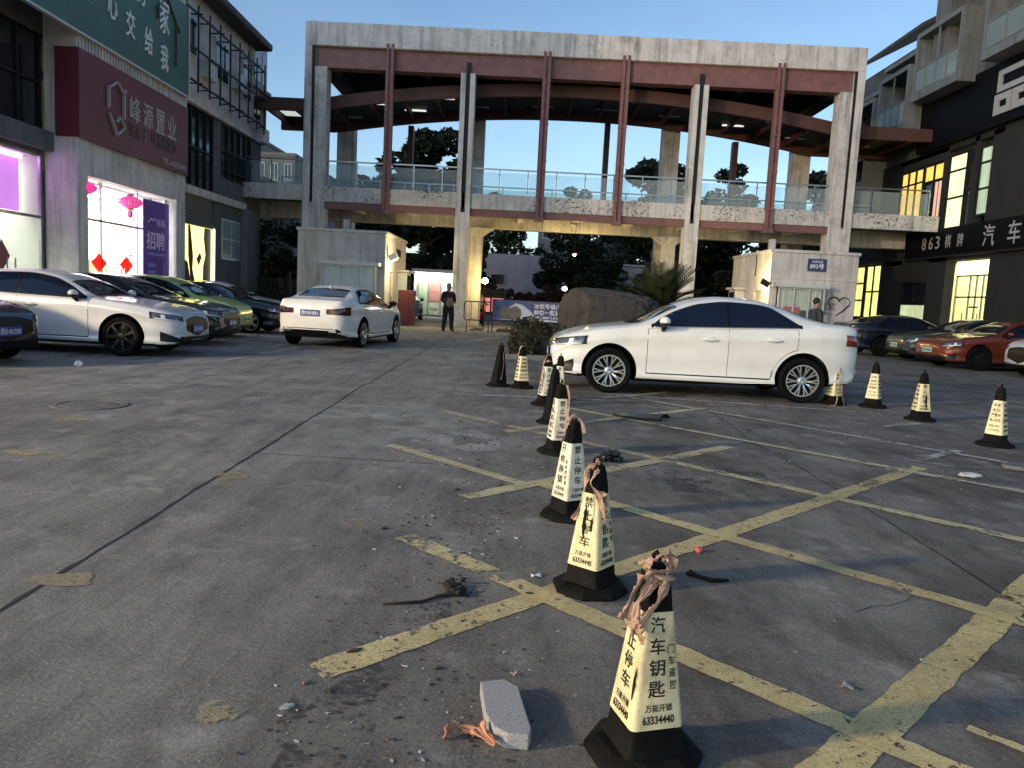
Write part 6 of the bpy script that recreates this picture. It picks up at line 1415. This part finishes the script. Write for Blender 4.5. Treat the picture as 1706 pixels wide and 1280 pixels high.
for k in range(2100):
    r0 = rnd.random()
    if r0 < .72: x, y = rnd.gauss(-.22, .30), 1.9+rnd.random()**1.6*5.5
    elif r0 < .9: x, y = rnd.uniform(-.6, 4.5), rnd.uniform(2, 10)
    else: x, y = rnd.uniform(-6, 6), rnd.uniform(2, 16)
    j = rnd.choices((0, 1, 2), (5, 2.2, .8))[0]; s_ = (.0008+.0045*rnd.random()**3)*(1+.10*y) if rnd.random() < .985 else rnd.uniform(.008, .014)
    m = lit_[j]; a = rnd.random()*6.28; e = rnd.uniform(1, 2.6); n = rnd.choice((3, 4, 5)); pts = []
    for i in range(n): t = 2*PI*i/n+rnd.uniform(-.4, .4); u, v = s_*e*math.cos(t), s_*math.sin(t); pts.append((x+u*math.cos(a)-v*math.sin(a), y+u*math.sin(a)+v*math.cos(a), .002))
    m.prism(pts, (rnd.uniform(-1, 1)*s_*.4, rnd.uniform(-1, 1)*s_*.4, s_*rnd.uniform(.3, .8)))
for m, mt, nm in zip(lit_, (pm('dark_litter', (.04, .035, .03), .9, var=.5, scale=40), pm('pale_litter', (.42, .41, .38), .8, var=.2, scale=40), pm('brown_litter', (.20, .13, .09), .8, var=.3, scale=40)), ('dark_grit_debris', 'pale_grit_debris', 'brown_leaf_debris')):
    o = struct(m.build(nm, mt), 'stuff'); o['label'] = {'d': 'dark grit and mud crumbs strewn along the cones', 'p': 'pale stone chips scattered over the asphalt', 'b': 'brown leaf crumbs scattered over the asphalt'}[nm[0]]
# ================================================================== people
M['skin'] = pm('skin', (.33, .20, .14), .6, var=.06); M['hair'] = pm('black_hair', (.010, .009, .008), .6, var=.3); M['hair_grey'] = pm('grey_hair', (.22, .21, .19), .7, var=.3)
M['jacket'] = pm('black_jacket', (.010, .010, .013), .8, var=.3, scale=14); M['trouser'] = pm('dark_trousers', (.009, .009, .011), .85, var=.3, scale=14); M['shirt'] = pm('grey_shirt', (.16, .16, .17), .8, var=.1)
M['olive'] = pm('dark_olive_jacket', (.03, .035, .035), .8, var=.3, scale=10); M['shoe'] = pm('black_shoe', (.008, .008, .008), .5)
def hand(nodes, edges, wrist, tip_dir, side, pre, mi):
    w_ = Vector(wrist); d = Vector(tip_dir).normalized(); s = (Vector(side)-d*d.dot(Vector(side))).normalized(); palm = w_+d*.05; nodes[pre+'palm'] = (palm, .024)
    edges.append((pre+'wrist', pre+'palm', mi)); 
    n_ = d.cross(s)
    for i, (o_, L) in enumerate(((-.030, .065), (-.010, .078), (.010, .074), (.029, .058))):
        a = palm+d*.035+s*o_; b = a+d*L*.55+n_*.012; c = b+d*L*.38+n_*.022
        for k, (pt, r) in enumerate(((a, .010), (b, .0085), (c, .007))): nodes[f'{pre}f{i}{k}'] = (pt, r)
        edges += [(pre+'palm', f'{pre}f{i}0', mi), (f'{pre}f{i}0', f'{pre}f{i}1', mi), (f'{pre}f{i}1', f'{pre}f{i}2', mi)]
    a = palm-s*.032+d*.0; b = a-s*.018+d*.03; nodes[pre+'t0'] = (a, .011); nodes[pre+'t1'] = (b, .009); edges += [(pre+'palm', pre+'t0', mi), (pre+'t0', pre+'t1', mi)]
def person(label, loc, rz, J, mats, hair_mat, long_hair=False, group=None):
    # J: joints; mats: jacket, trouser, skin, shoe
    o = thing('person', label, 'person', loc, rz, group)
    nodes = {k: (Vector(v[0]), v[1]) for k, v in J.items()}
    E_ = [('pelvis', 'waist', 0), ('waist', 'chest', 0), ('chest', 'collar', 0), ('collar', 'neck', 2), ('neck', 'jaw', 2), ('jaw', 'skull', 2), ('skull', 'crown', 2), ('jaw', 'nose', 2)]
    for s in 'lr':
        E_ += [('collar', s+'sho', 0), (s+'sho', s+'elb', 0), (s+'elb', s+'cuff', 0), (s+'cuff', s+'wrist', 2), ('pelvis', s+'hip', 1), (s+'hip', s+'knee', 1), (s+'knee', s+'ank', 1), (s+'ank', s+'heel', 3), (s+'ank', s+'toe', 3)]
        dirn = nodes[s+'wrist'][0]-nodes[s+'elb'][0]
        hand(nodes, E_, nodes[s+'wrist'][0], dirn, (0, 1, 0) if abs(dirn.normalized().y) < .8 else (0, 0, 1), s, 2)
    names = list(nodes); me = bpy.data.meshes.new('sk'); me.from_pydata([nodes[k][0] for k in names], [(names.index(a), names.index(b)) for a, b, _ in E_], [])
    t = bpy.data.objects.new('sk', me); COL.objects.link(t)
    sm = t.modifiers.new('skin', 'SKIN'); sm.use_smooth_shade = True
    lay = me.skin_vertices[0].data if me.skin_vertices else None
    if lay is None:
        bm = bmesh.new(); bm.from_mesh(me); bm.verts.layers.skin.verify(); bm.to_mesh(me); bm.free(); lay = me.skin_vertices[0].data
    for i, k in enumerate(names):
        r = nodes[k][1]; lay[i].radius = r if isinstance(r, tuple) else (r, r); lay[i].use_root = (k == 'pelvis')
    sb_ = t.modifiers.new('sub', 'SUBSURF'); sb_.levels = 2; sb_.render_levels = 2
    dg = bpy.context.evaluated_depsgraph_get(); m2 = bpy.data.meshes.new_from_object(t.evaluated_get(dg)); bpy.data.objects.remove(t)
    m2.name = 'body'; m2.materials.clear()
    for mm_ in mats: m2.materials.append(mm_)
    segs = [(nodes[a][0], nodes[b][0], mi) for a, b, mi in E_]
    for p in m2.polygons:
        c = p.center; best = (9, 0)
        for a, b, mi in segs:
            ab = b-a; u = max(0, min(1, (c-a).dot(ab)/max(ab.length_squared, 1e-9))); d = (a+ab*u-c).length
            if d < best[0]: best = (d, mi)
        p.material_index = best[1]; p.use_smooth = True
    b = bpy.data.objects.new('body', m2); COL.objects.link(b); b.parent = o
    hd_ = (nodes['skull'][0]+nodes['crown'][0])/2
    m = MB(); r_ = .094
    for i in range(1):
        m.ball(hd_+Vector((-.022, 0, .028)), (.10, .088, .098), 16, 12)
        if long_hair: m.ball(hd_+Vector((-.06, 0, -.06)), (.06, .085, .13), 12, 8)
    m.build('hair', hair_mat, o, smooth=True)
    m = MB()
    for s in (-1, 1): m.ball(nodes['skull'][0]+Vector((.0, s*.083, -.015)), (.02, .012, .03), 8, 6)
    m.build('ear', mats[2], o, smooth=True)
    m = MB()
    for s in (-1, 1): m.ball(nodes['skull'][0]+Vector((.078, s*.032, .0)), (.012, .013, .008), 8, 6)
    m.build('eye', M['hair'], o, smooth=True)
    m = MB(); m.ball(nodes['jaw'][0]+Vector((.062, 0, .004)), (.012, .024, .006), 8, 6); m.build('mouth', pm('lip', (.25, .10, .08), .6), o, smooth=True)
    return o
def stand(dx=0.0, fat=1.32):
    J = dict(pelvis=((0, 0, .93), (.14, .115)), waist=((.0, 0, 1.08), (.15, .115)), chest=((.0, 0, 1.28), (.165, .125)), collar=((-.01, 0, 1.43), (.10, .085)), neck=((.0, 0, 1.50), .058), jaw=((.03, 0, 1.565), .066), skull=((.012, 0, 1.635), .088), crown=((.0, 0, 1.69), .072), nose=((.115, 0, 1.60), .014),
        lsho=((-.01, .19, 1.40), .072), rsho=((-.01, -.19, 1.40), .072), lelb=((-.05, .25, 1.13), .056), relb=((-.05, -.25, 1.13), .056), lcuff=((.14, .19, 1.06), .042), rcuff=((.14, -.16, 1.06), .042), lwrist=((.18, .14, 1.08), .028), rwrist=((.18, -.10, 1.08), .028),
        lhip=((0, .10, .87), .105), rhip=((0, -.10, .87), .105), lknee=((.03, .14, .48), .072), rknee=((.02, -.13, .48), .072), lank=((-.02, .16, .09), .05), rank=((-.02, -.17, .09), .05), lheel=((-.05, .16, .04), .04), rheel=((-.05, -.17, .04), .04), ltoe=((.16, .19, .035), .036), rtoe=((.16, -.20, .035), .036))
    for k in ('pelvis', 'waist', 'chest', 'lsho', 'rsho', 'lelb', 'relb', 'lhip', 'rhip', 'lknee', 'rknee', 'lank', 'rank'):
        p, r = J[k]; J[k] = (p, tuple(q*fat for q in r) if isinstance(r, tuple) else r*fat)
    return J
person('person in a dark suit standing by the gate pier with hands held in front', (-2.71, 28.4, 0), rad(-62), stand(), [M['jacket'], M['trouser'], M['skin'], M['shoe']], M['hair_grey'])
J = stand(); J['lelb'] = ((.05, .24, 1.14), .056); J['lcuff'] = ((.22, .16, 1.10), .042); J['lwrist'] = ((.27, .12, 1.11), .028)
J['lknee'] = ((.20, .10, .50), .072); J['lank'] = ((.16, .10, .10), .05); J['lheel'] = ((.13, .10, .05), .04); J['ltoe'] = ((.34, .11, .04), .036); J['rank'] = ((-.22, -.10, .12), .05); J['rheel'] = ((-.26, -.10, .09), .04); J['rtoe'] = ((-.06, -.11, .035), .036)
person('person in a dark jacket walking past the lit guard booth, behind the white car', (7.95, 21.0, 0), rad(20), J, [M['olive'], M['trouser'], M['skin'], M['shoe']], M['hair'])
# rider on a small scooter
sc = thing('motor_scooter', 'small black electric scooter ridden out through the gate', 'scooter', (-2.0, 38.2, 0), rad(-80))
for x in (.48, -.45):
    m = MB(); m.lathe([(.10, -.045), (.2, -.05), (.22, 0), (.2, .05), (.10, .045)], 22, (x, 0, .22), axis='Y'); wq = m.build('wheel', M['tyre'], sc, smooth=True)
    m = MB(); m.lathe([(.1, .03), (0, .035)], 16, (x, 0, .22), axis='Y'); m.lathe([(.1, -.03), (0, -.035)], 16, (x, 0, .22), axis='Y'); m.build('rim', M['rim'], wq)
m = MB(); m.prism([(-.3, -.12, .2), (.25, -.12, .2), (.42, -.12, .55), (.36, -.12, .58), (.2, -.12, .3), (-.1, -.12, .3), (-.15, -.12, .6), (-.6, -.12, .62), (-.62, -.12, .5), (-.4, -.12, .4)], (0, .24, 0)); m.build('body', pm('pink_scooter_shell', (.45, .04, .14), .4), sc, bevel=.02)
m = MB(); m.ball((-.35, 0, .64), (.28, .12, .05), 12, 6); m.build('saddle', M['black'], sc, smooth=True)
m = MB(); m.tube([(.46, 0, .3), (.36, 0, .92)], .025, 8); m.tube([(.33, -.3, .95), (.36, 0, .93), (.33, .3, .95)], .014, 6); m.build('handlebar', M['dark_metal'], sc)
m = MB(); m.ball((.44, 0, .78), (.04, .07, .06), 10, 6); m.build('headlight', M['head'], sc, smooth=True)
J = stand(); dz = -.27
for k in ('pelvis', 'waist', 'chest', 'collar', 'neck', 'jaw', 'skull', 'crown', 'nose', 'lsho', 'rsho'):
    (x, y, z), r = J[k]; J[k] = ((x-.33, y*.9, z+dz+.03), tuple(q*.85 for q in r) if isinstance(r, tuple) else r*.95)
for s, q in (('l', 1), ('r', -1)):
    J[s+'hip'] = ((-.30, q*.10, .70), .09); J[s+'knee'] = ((.12, q*.14, .66), .065); J[s+'ank'] = ((.10, q*.12, .33), .045); J[s+'heel'] = ((.06, q*.12, .26), .035); J[s+'toe'] = ((.24, q*.13, .25), .034)
    J[s+'elb'] = ((-.12, q*.25, .98), .05); J[s+'cuff'] = ((.18, q*.27, .97), .036); J[s+'wrist'] = ((.25, q*.27, .97), .026)
person('person with dark hair riding the small scooter behind the crowd barrier', (-2.0, 38.2, 0), rad(-80), J, [pm('grey_white_top', (.35, .34, .33), .8), pm('brown_skirt', (.10, .08, .06), .8), M['skin'], M['shoe']], M['hair'], long_hair=True)
# ================================================================== street lamp that lights the lot from the west
LP = Vector((-24.0, -5.5, 8.3))
sl_ = thing('street_lamp', 'tall street lamp with a warm lit head standing west of the lot', 'street lamp', (LP.x-1.2, LP.y, 0))
m = MB(); m.lathe([(.16, 0), (.10, .3), (.06, 8.2), (.05, 8.6)], 12); m.tube([(0, 0, 8.5), (.5, 0, 8.8), (1.0, 0, 8.85)], .04, 8); m.build('post', M['dark_metal'], sl_)
m = MB(); m.box(.8, 1.6, -.15, .15, 8.82, 8.95); hd2 = m.build('lamp_head', M['alu'], sl_, bevel=.02)
m = MB(); m.box(.85, 1.55, -.12, .12, 8.80, 8.815); m.build('lens', emis('street_lamp_lens', (1, .85, .6), 30), hd2)
lamp('street_lamp_light', LP, (1, .78, .47), 16000, .8)
